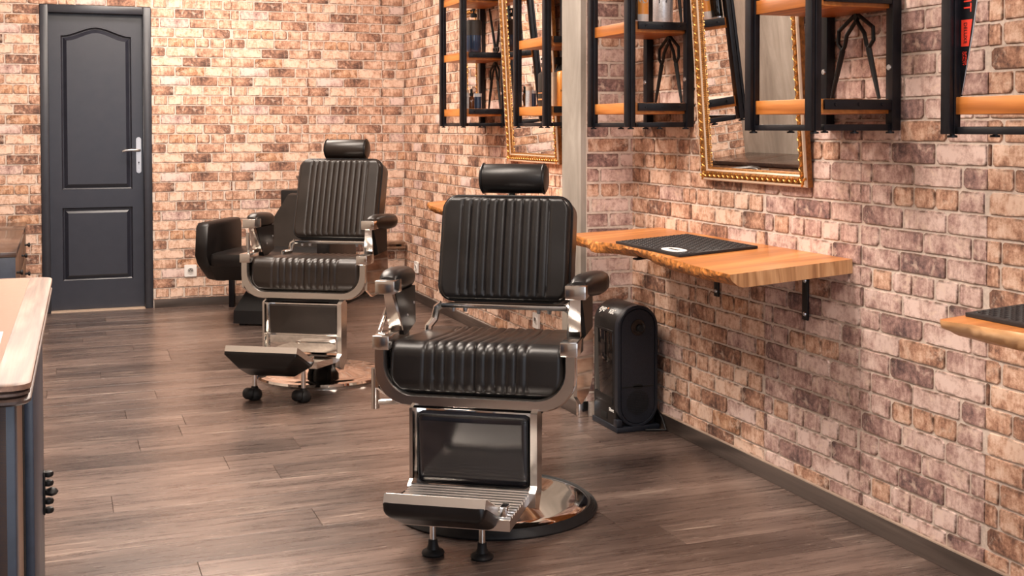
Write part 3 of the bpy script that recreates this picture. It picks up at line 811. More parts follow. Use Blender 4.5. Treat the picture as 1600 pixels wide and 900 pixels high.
        ap = MB(); ap.loft([sec(-.168, s * .296, .052, .706, .742), sec(-.155, s * .298, .062, .698, .753), sec(-.11, s * .303, .074, .690, .760), sec(-.02, s * .315, .084, .682, .757), sec(.05, s * .318, .082, .682, .752), sec(.075, s * .318, .070, .690, .745), sec(.082, s * .318, .045, .702, .735)])
        ap.build('arm_pad', LE, t)
        ap2 = MB()
        poly = [(-.155, .690), (.05, .690), (.055, .57), (-.03, .548), (-.07, .548)]
        x0, x1 = sorted((s * .276, s * .305))
        ap2.prism([(a, z(b2)) for a, b2 in poly], lambda a, b2, dd: (dd, a, b2), x0, x1); pn = ap2.build('arm_panel', M['leather'], t)
        for (yy, zz) in ((-.035, .605), (.035, .635)):
            MB().lathe([(.006, 0), (.004, .003)], (s * .276, yy, z(zz)), 8, Matrix.Rotation(R(-90 * s), 3, 'Y')).build('stud', M['bolt'], pn)
        stt = MB()
        rings = []
        for i in range(25):
            f_ = i / 24; yy = -.19 + .055 * (1 - f_) ; a = R(28) * f_ - R(6)
            wx, wy = .021 * (1 - .25 * f_) + .0, .007
            yy = -.185 + .070 * (1 - f_) * .3
            c_ = Vector((s * (.278 + .010 * f_), yy + .02 * (1 - f_), z(.575 + .122 * f_)))
            ux = Vector((math.cos(a), math.sin(a) * s, 0)); uy = Vector((-math.sin(a) * s, math.cos(a), 0))
            rings.append([c_ + ux * wx * q[0] + uy * wy * q[1] for q in ((-1, -1), (1, -1), (1, 1), (-1, 1))])
        stt.loft(rings, smooth=True); stt.build('arm_strut', M['satin'], t)
    # --- levers on the left side
    lv_ = MB()
    if kind == 1:
        lv_.tube([(-.300, -.20, z(.545)), (-.318, -.205, z(.565)), (-.318, -.11, z(.637))], .0085, 10); lv_.build('recline_lever', M['chrome'], t)
        l2 = MB(); l2.tube([(-.362, -.10, .318), (-.362, -.10, .445)], .013, 12); l2.tube([(-.362, -.10, .335), (-.24, -.08, .345), (-.10, .0, .34)], .009, 8); l2.build('pump_lever', M['satin'], t)
    else:
        lv_.tube([(-.30, -.20, z(.575)), (-.30, -.20, z(.60))], .006, 8); lv_.tube([(-.30, -.20, z(.60)), (-.30, -.20, z(.672))], .011, 12); lv_.build('recline_lever', M['chrome'], t)
    # --- calf pad and footrest
    zt, zb = (.362, .142) if kind == 1 else (.383, .243)
    cc = Vector((0, -.272, (zt + zb) / 2)); hh = (zt - zb) / 2; ang = R(5)
    def calf_fn(x, v, h): return (x, cc.y - v * -math.sin(-ang) - (h - .01) , cc.z + v)
    cp = MB()
    if kind == 1: pad(cp, .172, hh, .026, .018, .016, calf_fn, (), nu=30, nv=16, dome=.004)
    else: pad(cp, .170, hh, .014, .006, .006, calf_fn, (), nu=30, nv=12, dome=.001)
    cp.build('calf_pad', M['gloss_vinyl'] if kind == 1 else LE, t)
    if kind == 1: outline_tube(.166, hh - .006, .016, calf_fn, .024, .0022).build('calf_piping', M['piping'], t)
    cbk = MB(); cbk.box((-.178, -.262, .12), (.178, -.252, zt + .004), .002); cbk.build('calf_back', M['chrome'], t)
    if kind == 2:
        MB().box((-.168, -.284, .163), (.168, -.262, .240), .002).build('kick_plate', M['chrome'], t)
    for s in (-1, 1):
        x0, x1 = sorted((s * .177, s * (.197 if s > 0 else .187)))
        pl = MB()
        poly = [(-.305, zt + .012), (-.245, zt + .03), (-.225, zt + .02), (-.235, .135), (-.275, .088), (-.330, .110), (-.330, .150), (-.305, .165)]
        pl.prism([(a, b2) for a, b2 in poly], lambda a, b2, dd: (dd, a, b2), x0, x1); pl.build('footrest_arm', M['satin'], t)
    hg = MB(); hg.tube([(-.19, -.245, zt + .018), (.19, -.245, zt + .018)], .008, 8)
    hg.box((-.17, -.25, zt + .01), (-.12, -.19, z(.345)), .003); hg.box((.12, -.25, zt + .01), (.17, -.19, z(.345)), .003); hg.build('footrest_hinge', M['iron'], t)
    # tread plate with ridges
    y0, y1 = (-.305, -.545) if kind == 1 else (-.305, -.60)
    za, zb2 = (.146, .140) if kind == 1 else (.150, .185)
    tp = MB()
    nrg = 11
    top = []
    for i in range(nrg):
        for q, e in ((0.0, 0.0), (.12, .007), (.55, .007), (.67, 0.0)):
            f_ = (i + q) / nrg; top.append((y0 + (y1 - y0) * f_, za + (zb2 - za) * f_ + (e if kind == 1 else 0.0)))
    top.append((y1, zb2))
    poly = top + [(y1, zb2 - .030), (y0, za - .022)]
    W0, W1 = (.180, .170) if kind == 1 else (.18, .19)
    n = len(poly)
    def wat(yy): return W0 + (W1 - W0) * (yy - y0) / (y1 - y0)
    left = [(-wat(a), a, b2) for a, b2 in poly]; right = [(wat(a), a, b2) for a, b2 in poly]
    tp.add(left + right, [(i, (i + 1) % n, n + (i + 1) % n, n + i) for i in range(n)] + [list(range(n))[::-1], list(range(n, 2 * n))])
    tp.build('tread_plate', M['alu'] if kind == 1 else M['chrome'], t)
    # flip board: metal face above, padded underside in front
    if kind == 1: hw_, ya, yb, zA, zB, th = .138, -.535, -.685, .168, .238, .026
    else: hw_, ya, yb, zA, zB, th = .162, -.585, -.755, .196, .274, .027
    fb = MB(); dirv = Vector((0, yb - ya, zB - zA)).normalized(); nrm = Vector((0, dirv.z, -dirv.y))
    if nrm.z < 0: nrm = -nrm
    Lb = math.hypot(yb - ya, zB - zA)
    pr = []
    for i in range(9):
        for q, e in ((0.0, 0.0), (.2, .003), (.6, .003), (.8, 0.0)):
            f_ = (i + q) / 9 * .93; pr.append((f_ * Lb, e if kind == 1 else 0))
    pr += [(Lb * .94, 0), (Lb, 0), (Lb, -th), (0, -th)]
    def fbp(x, a, h): v = Vector((x, ya, zA)) + dirv * a + nrm * h; return v
    n = len(pr)
    fb.add([fbp(-hw_, a, b2) for a, b2 in pr] + [fbp(hw_, a, b2) for a, b2 in pr], [(i, (i + 1) % n, n + (i + 1) % n, n + i) for i in range(n)] + [list(range(n))[::-1], list(range(n, 2 * n))])
    fo = fb.build('flip_board', M['alu'] if kind == 1 else M['satin'], t)
    up_ = MB(); 
    if kind == 1: pad(up_, hw_ + .004, Lb / 2 + .004, .036, .016, .030, lambda x, v, h: fbp(x, Lb / 2 + v, -th + .002 - h), (), nu=34, nv=20)
    else:
        ra = [fbp(a, b2 + Lb / 2, -th) for a, b2 in rrect(-hw_ - .003, hw_ + .003, -Lb / 2, Lb / 2 + .003, .01, 3)]
        rb = [fbp(a, b2 + Lb / 2, -th - .060) for a, b2 in rrect(-hw_ + .055, hw_ - .055, -Lb / 2 + .02, Lb / 2 - .04, .01, 3)]
        rm = [fbp(a, b2 + Lb / 2, -th - .012) for a, b2 in rrect(-hw_ - .002, hw_ + .002, -Lb / 2, Lb / 2 + .002, .01, 3)]
        up_.loft([ra, rm, rb], smooth=True)
    up_.build('board_padding', M['leather'], fo)
    for s in (-1, 1): MB().box((s * .150 - .010, ya - .005, zA - .022), (s * .150 + .010, ya + .035, zA + .006), .003).build('board_pivot', M['chrome'], t)
    # front feet
    fx, fy = (.071, -.457) if kind == 1 else (.114, -.566)
    for s in (-1, 1):
        ft = MB(); ft.tube([(s * fx, fy, .02), (s * fx, fy, zb2 - .01)], .0095 if kind == 1 else .0105, 14); fo_ = ft.build('front_leg', M['satin'], t)
        fp = MB()
        if kind == 1: fp.lathe([(.0, .0), (.030, .0), (.033, .006), (.030, .012), (.018, .018), (.014, .030), (.013, .044), (.0, .046)], (s * fx, fy, 0), 20)
        else:
            fp.lathe([(.0, .0), (.024, .002), (.032, .012), (.034, .026), (.030, .040), (.018, .050), (.013, .062), (.0, .064)], (s * fx, fy, 0), 20)
            fp.lathe([(.0, -.024), (.018, -.024), (.026, -.012), (.026, .012), (.018, .024), (.0, .024)], (s * fx - .016, fy - .022, .032), 16, Matrix.Rotation(R(90), 3, 'Y'))
        fp.build('foot_pad', M['rubber'], fo_)
    return t
barber_chair('black leather barber chair in front with ridged aluminium footrest and glossy calf pad', (1.278, 3.565, 0), R(-33), 0.0, 1)
barber_chair('brown-black leather barber chair behind with smooth chrome footrest and round black feet', (1.189, 5.771, 0), R(-32), 0.034, 2)

# ------------------------------------------------------------------ wash unit behind the rear chair
wu = thing('shampoo_chair', 'black tub shampoo chair against the back wall behind the rear barber chair', 'shampoo chair', (1.25, 7.40, 0), R(-30))
def slab(poly, x0, x1, bev=.02, smooth=True):
    """rounded upholstered panel: outline in (y, z), thickness along x"""
    mb = MB(); rings = []
    cy_ = sum(p[0] for p in poly) / len(poly); cz_ = sum(p[1] for p in poly) / len(poly)
    def sc(f_): return [(cy_ + (p[0] - cy_) * f_, cz_ + (p[1] - cz_) * f_) for p in poly]
    for xx, f_ in ((x0, .93), (x0 + bev * .3, .98), (x0 + bev, 1), (x1 - bev, 1), (x1 - bev * .3, .98), (x1, .93)):
        rings.append([(xx, a, b2) for a, b2 in sc(f_)])
    mb.loft(rings, smooth=True); return mb
side = [(-.27, .39), (-.30, .44), (-.28, .61), (-.25, .635), (.22, .635), (.25, .60), (.25, .30), (.0, .255), (-.12, .28)]
slab(side, -.42, -.335).build('arm', M['leather'], wu); slab(side, .335, .42).build('arm', M['leather'], wu)
mb = MB(); mb.box((-.34, -.27, .37), (.34, .22, .455), .03); mb.build('seat', M['leather'], wu)
mb = MB(); mb.loft([[(-.34, -.16, .28), (.34, -.16, .28), (.34, .22, .26), (-.34, .22, .26)], [(-.34, -.26, .38), (.34, -.26, .38), (.34, .22, .38), (-.34, .22, .38)]], smooth=False); mb.build('seat_underside', M['leather'], wu)
mb = MB(); mb.loft([[(-.14, .17, .44), (.33, .17, .44), (.33, .26, .44), (-.14, .26, .44)], [(-.135, .205, .60), (.28, .205, .60), (.28, .30, .60), (-.135, .30, .60)], [(-.03, .24, .775), (.20, .24, .775), (.20, .31, .775), (-.03, .31, .775)], [(-.02, .255, .785), (.19, .255, .785), (.19, .30, .785), (-.02, .30, .785)]], smooth=False)
mb.build('backrest', M['leather_worn'], wu)
mb = MB(); mb.lathe([(.0, .80), (.08, .80), (.13, .82), (.16, .88), (.165, .89), (.155, .89), (.12, .835), (.0, .825)], (.115, .47, .0), 28); mb.build('basin', M['gloss_vinyl'], wu)
mb = MB(); mb.loft([[(-.25, -.12, .012), (.25, -.12, .012), (.25, .55, .012), (-.25, .55, .012)], [(-.25, -.11, .09), (.25, -.11, .09), (.25, .55, .09), (-.25, .55, .09)], [(-.14, .02, .32), (.18, .02, .32), (.18, .55, .32), (-.14, .55, .32)], [(-.10, .30, .40), (.18, .30, .40), (.18, .55, .40), (-.10, .55, .40)]], smooth=False)
mb.build('pedestal', M['piping'], wu)
mb = MB(); mb.box((-.13, .38, .38), (.17, .54, .80), .01); mb.build('basin_column', M['leather'], wu)
mb = MB(); mb.box((-.573, .585, .0), (-.539, .619, .27), .002); mb.box((-.573, .585, .240), (-.1, .615, .27), .002); mb.box((-.2, .50, .240), (-.17, .615, .27), .002); mb.build('support_leg', M['steel'], wu)
for yy in (-.08, .50):
    for xx in (-.20, .21): MB().box((xx - .02, yy - .02, 0), (xx + .02, yy + .02, .012)).build('foot', M['rubber'], wu)

# small wooden ledge low on the back wall behind the rear chair
ld = thing('wooden_ledge', 'small dark wooden ledge low on the brick corner behind the rear barber chair', 'ledge', (2.20, YB - BT, .345))
MB().box((-.10, -.10, .030), (.085, 0, .048), .003).build('board', M['walnut'], ld)
MB().box((-.10, -.10, .0), (.085, -.088, .014), .002).build('front_rail', M['walnut'], ld)
for xx in (-.06, .05): MB().box((xx - .006, -.095, .0), (xx + .006, 0, .032)).build('bracket', M['iron'], ld)

# ------------------------------------------------------------------ steel and wood shelf units
def shelf_unit(label, loc, wid, dep, boards, top, foot=True):
    """local x along the wall (towards the viewer), front is -y, base at z = 0"""
    t = thing('wall_shelf_unit', label, 'shelf unit', loc, R(-90), 'black steel shelf units with oak boards')
    S_ = .030
    for sx in (0, wid - S_):
        for fy, fr in ((-dep, True), (-S_ - .002, False)):
            u = MB()
            if fr:
                u.box((sx, fy, 0), (sx + S_, fy + .012, top), .0015); u.box((sx, fy + .015, 0), (sx + S_, fy + .034, top), .0015)
                u.box((sx + .004, fy + .011, .002), (sx + S_ - .004, fy + .017, top))
            else: u.box((sx, fy, 0), (sx + S_, fy + S_, top), .0015)
            u.build('upright', M['steel'], t)
        # end rails
        MB().box((sx + .004, -dep + .05, .0), (sx + .022, -S_, .018), .001).build('bottom_rail', M['steel'], t)
        if foot:
            for fy in (-dep + .02, -dep * .5, -.03): MB().lathe([(.012, -.008), (.012, -.003), (.006, -.002), (.006, .001)], (sx + .018, fy, 0), 12).build('leveller', M['steel'], t)
    for fy in (-dep + .016, -.030): MB().box((S_, fy, .0), (wid - S_, fy + .018, .016), .001).build('bottom_rail', M['steel'], t)
    for zb in boards:
        MB().box((S_ * .7, -dep + .020, zb), (wid - S_ * .55, -.004, zb + .041), .0015).build('board', M['oak'], t)
        for sx in (wid - .012, .002):
            e = MB(); e.box((sx, -dep + .048, zb + .011), (sx + .010, -S_, zb + .040), .001); eo = e.build('end_bar', M['steel'], t)
            if sx > .1:
                for k in (.15, .5, .85):
                    yy = -dep + .048 + (dep - .048 - S_) * k
                    MB().lathe([(.0055, 0), (.0045, .003), (.0, .0032)], (sx + .010, yy, zb + .026), 10, Matrix.Rotation(R(90), 3, 'Y')).build('bolt', M['steel'], eo)
    for sx in (S_ * .5, wid - S_ * .5):
        MB().lathe([(.009, 0), (.008, .003), (.0, .0035)], (sx, -S_ - .002, .18), 12, Matrix.Rotation(R(90), 3, 'X')).build('screw', M['bolt'], t)
    return t
BACK = .006
shelf_unit('black steel shelf unit with oak boards by the brick corner, pump bottle on its shelf', (XF - BACK, 6.605, 1.208), .400, .270, (.055, .363, .676, .950), 1.0)
shelf_unit('black steel shelf unit with oak boards beside the grey pillar, holding the orange bottle', (XF - BACK, 5.392, 1.206), .400, .275, (.050, .365, .668, .950), 1.0)
shelf_unit('black steel shelf unit between the grey pillar and the near mirror, with a silver can', (XR - BACK, 4.382, 1.201), .362, .280, (.050, .353, .66, .950), 1.0)
shelf_unit('black steel shelf unit standing in front of the right side of the near mirror', (XR - BACK, 3.166, 1.190), .344, .304, (.048, .348, .65, .950), 1.0)
shelf_unit('black steel shelf unit nearest the viewer holding the black saw', (XR - BACK, 2.312, 1.183), .345, .294, (.046, .340, .640, .950), 1.0)

# ------------------------------------------------------------------ antique curling tongs inside the units
def tongs(label, X, apex, la, lb, zl, loop, flip=False):
    """apex (Y, z); legs end at Y la and lb, height zl"""
    t = thing('curling_tongs', label, 'curling tongs', (X, apex[0], min(zl, apex[1])), 0, 'black iron curling tongs')
    z0 = min(zl, apex[1])
    r = lambda yv, zv: (0, yv - apex[0], zv - z0)
    zm = apex[1] + (zl - apex[1]) * loop
    for k, (lg, sg) in enumerate(((la, 1), (lb, -1))):
        f_ = loop; ym = apex[0] + (lg - apex[0]) * f_ * 1.35
        a = MB(); a.tube([r(ym, zm), r(ym + (lg - ym) * .5, zm + (zl - zm) * .5), r(lg, zl)], [.0088, .0076, .0050], 8)
        a.build('leg', M['iron'], t)
        h = MB()
        outer = [r(ym, zm), r(ym + sg * .022, zm + (apex[1] - zm) * .22), r(ym + sg * .020, zm + (apex[1] - zm) * .6), r(apex[0] + sg * .012, apex[1]), r(apex[0] - sg * .002, apex[1] - .012 * (1 if zl < apex[1] else -1)), r(ym - sg * .020, zm + (apex[1] - zm) * .45), r(ym - sg * .010, zm + (apex[1] - zm) * .12), r(ym, zm)]
        h.tube(outer, .0062, 8); h.build('handle_loop', M['iron'], t)
    MB().lathe([(.010, -.006), (.010, .006)], r(apex[0], apex[1] - .004 * (1 if zl < apex[1] else -1)), 12, Matrix.Rotation(R(90), 3, 'Y')).build('pivot', M['iron'], t)
tongs('black curling tongs in the shelf unit in front of the near mirror', XR - .035, (2.993, 1.530), 3.115, 2.885, 1.282, .40)
tongs('black curling tongs in the shelf unit beside the grey pillar, below the silver can', XR - .035, (4.165, 1.548), 4.280, 4.065, 1.294, .40)
tongs('black curling tongs on the bottom shelf by the brick corner', XF - .035, (6.330, 1.560), 6.435, 6.245, 1.306, .40)
t_up = tongs('black curling tongs hung upside down on the upper shelf by the brick corner', XF - .035, (6.310, 1.616), 6.420, 6.215, 1.868, .12)
tongs('black curling tongs behind the silver can on the upper shelf', XR - .045, (4.110, 1.86), 4.22, 4.05, 1.598, .30)

# ------------------------------------------------------------------ gold framed mirrors
def mirror(label, loc, wid, hgt, tilt, bead=.016, fw=.048):
    t = thing('framed_mirror', label, 'mirror', loc, R(-90), 'gold framed mirrors', R(tilt))
    def rect_ring(o, dd): return [(o, -dd, o), (wid - o, -dd, o), (wid - o, -dd, hgt - o), (o, -dd, hgt - o)]
    prof = [(0, 0), (0, .018), (.004, .024), (.009, .024), (.012, .020), (.018, .026), (.028, .028), (.034, .022), (.036, .016), (.043, .014), (fw, .010), (fw, 0)]
    f_ = MB(); f_.loft([rect_ring(o, dd) for o, dd in prof], smooth=False, caps=False); f_.build('frame', M['gold_dark'], t)
    s = MB(); s.loft([rect_ring(o, dd) for o, dd in ((.0005, .010), (.0, .021), (.0035, .026), (.0095, .0255), (.0098, .02))], smooth=False, caps=False); s.build('outer_slip', M['slip'], t)
    s = MB(); s.loft([rect_ring(o, dd) for o, dd in ((.0335, .020), (.036, .0185), (.040, .0165), (.042, .012))], smooth=False, caps=False); s.build('inner_slip', M['slip'], t)
    MB().box((fw - .004, -.008, fw - .004), (wid - fw + .004, -.004, hgt - fw + .004)).build('mirror_glass', M['mirror'], t)
    MB().box((.006, -.004, .006), (wid - .006, 0, hgt - .006)).build('backing', M['walnut'], t)
    orn = MB()
    def blob(cx_, cz_, rx, rz_, h, ang):
        c_, s_ = math.cos(ang), math.sin(ang); vs = []
        for f3, hh in ((1.0, h[0]), (.72, h[0] + (h[1] - h[0]) * .75)):
            for k in range(6):
                a = 2 * PI * k / 6; x = rx * f3 * math.cos(a); q = rz_ * f3 * math.sin(a); vs.append((cx_ + c_ * x - s_ * q, -hh, cz_ + s_ * x + c_ * q))
        vs.append((cx_, -h[1], cz_))
        orn.add(vs, [(k, (k + 1) % 6, 6 + (k + 1) % 6, 6 + k) for k in range(6)] + [(6 + k, 6 + (k + 1) % 6, 12) for k in range(6)], True)
    def along(L_, fn):
        n = max(2, int(L_ / bead)); 
        for k in range(n):
            f2 = (k + .5) * L_ / n; fn(f2, k)
    for side in range(4):
        L_ = wid if side % 2 == 0 else hgt
        def place(a, o, side=side):
            return [(a, o), (wid - o, a), (a, hgt - o), (o, a)][side]
        ba = 0 if side % 2 == 0 else PI / 2
        def leaf_(a, k):
            p = place(a, .023 + (.004 if k % 2 else -.004)); blob(p[0], p[1], .0105, .0042, (.022, .031), ba + (.75 if k % 2 else -.75))
            p = place(a + bead * .5, .023 + (.005 if k % 2 else -.005)); blob(p[0], p[1], .004, .004, (.024, .030), 0)
        along(L_, leaf_)
        def bd(a, k):
            p = place(a, fw - .006); 
            if fw < a < L_ - fw: blob(p[0], p[1], 0.0042, .0036, (.010, .0155), 0)
            p = place(a + bead * .5, fw - .006)
            if fw < a < L_ - fw: blob(p[0], p[1], 0.0042, .0036, (.010, .0155), 0)
        along(L_, bd)
    tag(orn.build('carved_ornament', M['gold'], t), kind='stuff')
    return t
mirror('gold framed mirror on the near brick wall above the long wooden shelf', (XR - BT - .002, 3.925, 1.008), .675, .950, 4.0)
mirror('gold framed mirror on the far side wall, cut off by the grey pillar', (XF - BT - .002, 6.150, 1.020), .720, .950, 3.2)
mirror('narrow gold framed mirror seen through the shelf unit by the brick corner', (XF - BT - .002, 6.945, 1.315), .325, .590, 1.2)

# ------------------------------------------------------------------ live edge shelves
def live_shelf(label, loc, top_front, bot_front, xw, ynear, yfar, zt, th, group='live edge wooden shelves', edge_m='bark'):
    """front edge points (X, Y) from near to far; stands out of the wall at X = xw"""
    t = thing('live_edge_shelf', label, 'shelf', loc, 0, group); t.rotation_euler = (0, R(-DROOP), 0)
    def rs(pts, n):
        o = []
        for i in range(n + 1):
            yy = ynear_f + (yfar_f - ynear_f) * i / n
            for a, b2 in zip(pts[:-1], pts[1:]):
                if a[1] <= yy <= b2[1] + 1e-6:
                    f_ = (yy - a[1]) / max(1e-6, b2[1] - a[1]); f_ = f_ * f_ * (3 - 2 * f_)
                    o.append((a[0] + (b2[0] - a[0]) * f_, yy)); break
            else: o.append((pts[0][0] if yy < pts[0][1] else pts[-1][0], yy))
        return o
    ynear_f, yfar_f = top_front[0][1], top_front[-1][1]
    n = 60; tf = rs(top_front, n); bf = rs(bot_front, n); rg = random.Random(3)
    lo = lambda p, zz: (p[0] - loc[0], p[1] - loc[1], zz - loc[2])
    def ybk(i): return ynear + (yfar - ynear) * i / n
    def grid(fn, nx):
        return [[fn(i, k / nx) for k in range(nx + 1)] for i in range(n + 1)]
    def surf(mb, g, mi=0, smooth=True):
        a = len(g[0]); vs = [p for r_ in g for p in r_]
        mb.add(vs, [(i * a + k, i * a + k + 1, (i + 1) * a + k + 1, (i + 1) * a + k) for i in range(len(g) - 1) for k in range(a - 1)], smooth, mi)
    mb = MB()
    surf(mb, grid(lambda i, f_: lo((tf[i][0] + (xw - tf[i][0]) * f_, tf[i][1] + (ybk(i) - tf[i][1]) * f_), zt), 6), 0)
    surf(mb, grid(lambda i, f_: lo((bf[i][0] + (xw - bf[i][0]) * f_, tf[i][1] + (ybk(i) - tf[i][1]) * f_), zt - th), 6), 1)
    jit = [[(rg.uniform(-.004, .004), rg.uniform(-.003, .003)) for k in range(6)] for i in range(n + 1)]
    def edge(i, f_):
        k = int(round(f_ * 5)); j = jit[i][k] if 0 < k < 5 else (0, 0)
        x = tf[i][0] + (bf[i][0] - tf[i][0]) * f_ ** 1.6 - .006 * math.sin(PI * f_)
        return lo((x + j[0], tf[i][1]), zt - th * f_ + j[1])
    eg = grid(edge, 5); surf(mb, eg, 1)
    for i in (0, n):
        ps = eg[i] + [lo((xw, ybk(i)), zt - th), lo((xw, ybk(i)), zt)]; mb.add(ps, [list(range(len(ps)))], False, 2)
    mb.add([lo((xw, ybk(0)), zt), lo((xw, ybk(n)), zt), lo((xw, ybk(n)), zt - th), lo((xw, ybk(0)), zt - th)], [(0, 1, 2, 3)], False, 0)
    mb.build('slab', [M['slab'], M[edge_m], M['endgrain' if edge_m == 'bark' else edge_m]], t)
    return t
def bracket(t, loc, xw, yy, zt, down=.17, arm=.34):
    lo = lambda x, y_, zz: (x - loc[0], y_ - loc[1], zz - loc[2])
    b = MB(); b.box(lo(xw - .006, yy - .016, zt - down), lo(xw, yy + .016, zt), .0015)
    bo = b.build('bracket', M['steel'], t, rot=(0, R(DROOP), 0))
    MB().box(lo(xw - arm, yy - .016, zt - .007), lo(xw - .002, yy + .016, zt - .0005), .0015).build('bracket_arm', M['steel'], t)
    for zz in (.05, down - .02): MB().lathe([(.008, 0), (.006, .004), (.0, .0045)], lo(xw - .006, yy, zt - zz), 12, Matrix.Rotation(R(-90), 3, 'Y')).build('screw', M['bolt'], bo)
XWS = XR - BT - .001
ZS = .800
DROOP = 3.6                       # the shelves sag towards the room
tf1 = [(1.814, 3.036), (1.815, 3.113), (1.823, 3.237), (1.842, 3.439), (1.877, 3.648), (1.880, 3.793), (1.883, 3.948), (1.864, 4.083), (1.879, 4.253), (1.88, 4.40)]
bf1 = [(1.855, 3.036), (1.855, 3.117), (1.846, 3.232), (1.859, 3.42), (1.882, 3.59), (1.928, 3.818), (1.908, 3.971), (1.860, 4.091), (1.898, 4.253), (1.90, 4.40)]
SL1 = (XWS, 3.5, ZS)
lsh = live_shelf('long orange live edge wooden shelf on the near wall above the black vacuum', SL1, tf1, bf1, XWS, 3.046, 4.295, ZS, .043)
bracket(lsh, SL1, XWS, 3.285, ZS - .043, .178); bracket(lsh, SL1, XWS, 3.845, ZS - .043, .175)
SL2 = (XWS, 1.7, ZS)
tf2 = [(1.87, 1.35), (1.86, 1.70), (1.851, 1.938), (1.835, 2.05), (1.816, 2.140), (1.822, 2.158)]
bf2 = [(1.90, 1.35), (1.88, 1.70), (1.862, 1.945), (1.862, 2.05), (1.868, 2.140), (1.875, 2.158)]
ls2 = live_shelf('pale live edge wooden shelf cut off by the picture edge', SL2, tf2, bf2, XWS, 1.35, 2.170, ZS, .042, edge_m='planed')
bracket(ls2, SL2, XWS, 2.00, ZS - .042, .15); bracket(ls2, SL2, XWS, 1.55, ZS - .042, .15)
SL3 = (XF - BT - .001, 5.7, ZS)
tf3 = [(1.90, 5.20), (1.88, 5.60), (1.869, 6.03), (1.89, 6.30), (1.929, 6.50), (1.96, 6.56)]
bf3 = [(1.93, 5.20), (1.91, 5.60), (1.90, 6.03), (1.92, 6.30), (1.95, 6.50), (1.98, 6.56)]
ls3 = live_shelf('live edge wooden shelf on the far wall behind the front chair headrest', SL3, tf3, bf3, SL3[0], 5.2, 6.60, ZS, .045)
bracket(ls3, SL3, SL3[0], 5.5, ZS - .045); bracket(ls3, SL3, SL3[0], 6.1, ZS - .045)

# rubber station mats with a woven relief and a white badge
def station_mat(label, loc, rz, L_, W_, badge=True):
    t = thing('station_mat', label, 'mat', loc, rz, 'black rubber station mats'); t.rotation_euler = (0, R(-DROOP), rz)
    MB().box((-W_ / 2, -L_ / 2, 0), (W_ / 2, L_ / 2, .009), .001).build('mat_base', M['mat_rubber'], t)
    wv = MB(); nx, ny = int(W_ / .0165), int(L_ / .0165)
    for i in range(nx):
        for j in range(ny):
            cx_ = -W_ / 2 + .010 + (W_ - .020) * (i + .5) / nx; cy_ = -L_ / 2 + .010 + (L_ - .02) * (j + .5) / ny
            if badge and -.5 < (cx_ + W_ / 2 - .04) / .09 < .5 and -.07 < cy_ + L_ / 2 - .115 < .075: continue
            a, b2 = (.0072, .0042) if (i + j) % 2 else (.0042, .0072)
            wv.add([(cx_ - a, cy_ - b2, .009), (cx_ + a, cy_ - b2, .009), (cx_ + a, cy_ + b2, .009), (cx_ - a, cy_ + b2, .009), (cx_, cy_, .0122)], [(0, 1, 4), (1, 2, 4), (2, 3, 4), (3, 0, 4)])
    tag(wv.build('woven_relief', M['mat_rubber'], t), kind='stuff')
    if badge:
        bx, by = -W_ / 2 + .042, -L_ / 2 + .118
        bd = MB(); pts = [(bx + (.030 * math.cos(a)) * (1 if math.cos(a) > 0 else .9), by + .068 * math.copysign(abs(math.sin(a)) ** .6, math.sin(a))) for a in [2 * PI * k / 28 for k in range(28)]]
        bd.prism(pts, lambda a, b2, dd: (a, b2, dd), .009, .0106); bo = bd.build('badge', M['print_white'], t); bo['label'] = 'white oval badge'
        text_mesh('BARBER', .020, M['mat_rubber'], bo, (bx + .002, by, .0108), (0, -1, 0), (1, 0, 0), 'lettering', .0004)
    return t
def on_shelf(x): return ZS - (XWS - x) * math.tan(R(DROOP)) + .0003
station_mat('black woven rubber mat with white badge on the long wooden shelf', (2.030, 3.708, on_shelf(2.030)), R(-1), .494, .294)
station_mat('black woven rubber mat on the pale shelf at the picture edge', (2.035, 1.905, on_shelf(2.035)), R(1), .49, .294, False)

# ------------------------------------------------------------------ touchless vacuum bin on the floor
vc = thing('vacuum_bin', 'black upright floor vacuum bin with round-topped front by the pillar', 'vacuum', (2.125, 4.25, 0), R(0))
def stad(w_, z0, z1, r, n=12):
    o = []
    for i in range(n + 1): a = R(180 - 180 * i / n); o.append((r * math.cos(a) if True else 0, z1 - r + r * math.sin(a)))
    for i in range(n + 1): a = R(0 - 180 * i / n); o.append((r * math.cos(a), z0 + r + r * math.sin(a)))
    return [(x * w_ / r, zz) for x, zz in o]
def half(w_, z0, z1, n=14):
    o = [(-w_, z0)] + [(w_ * math.cos(R(180 - 180 * i / n)), z1 - w_ + w_ * math.sin(R(180 - 180 * i / n))) for i in range(n + 1)] + [(w_, z0)]
    return o
mb = MB(); V = lambda a, b2, dd: (a, dd, b2)
mb.loft([[V(a, b2, dd) for a, b2 in half(w_, .018, zt_)] for dd, w_, zt_ in ((.026, .084, .494), (.034, .087, .498), (.22, .087, .498), (.232, .084, .494))], smooth=True); mb.build('body', M['vac_black'], vc)
mb = MB(); mb.loft([[V(a, b2, dd) for a, b2 in stad(w_, z0, zt_, w_)] for dd, w_, z0, zt_ in ((.030, .088, .016, .499), (.004, .088, .016, .499), (0, .084, .020, .495), (0, .076, .028, .487), (.006, .074, .030, .485))], caps=False); mb.build('front_rim', M['vac_navy'], vc)
mb = MB(); mb.loft([[V(a, b2, dd) for a, b2 in stad(w_, z0, zt_, w_)] for dd, w_, z0, zt_ in ((.006, .074, .030, .485), (.002, .072, .032, .483))], caps=True); mb.build('front_panel', M['vac_navy'], vc)
rx = Matrix.Rotation(R(90), 3, 'X')
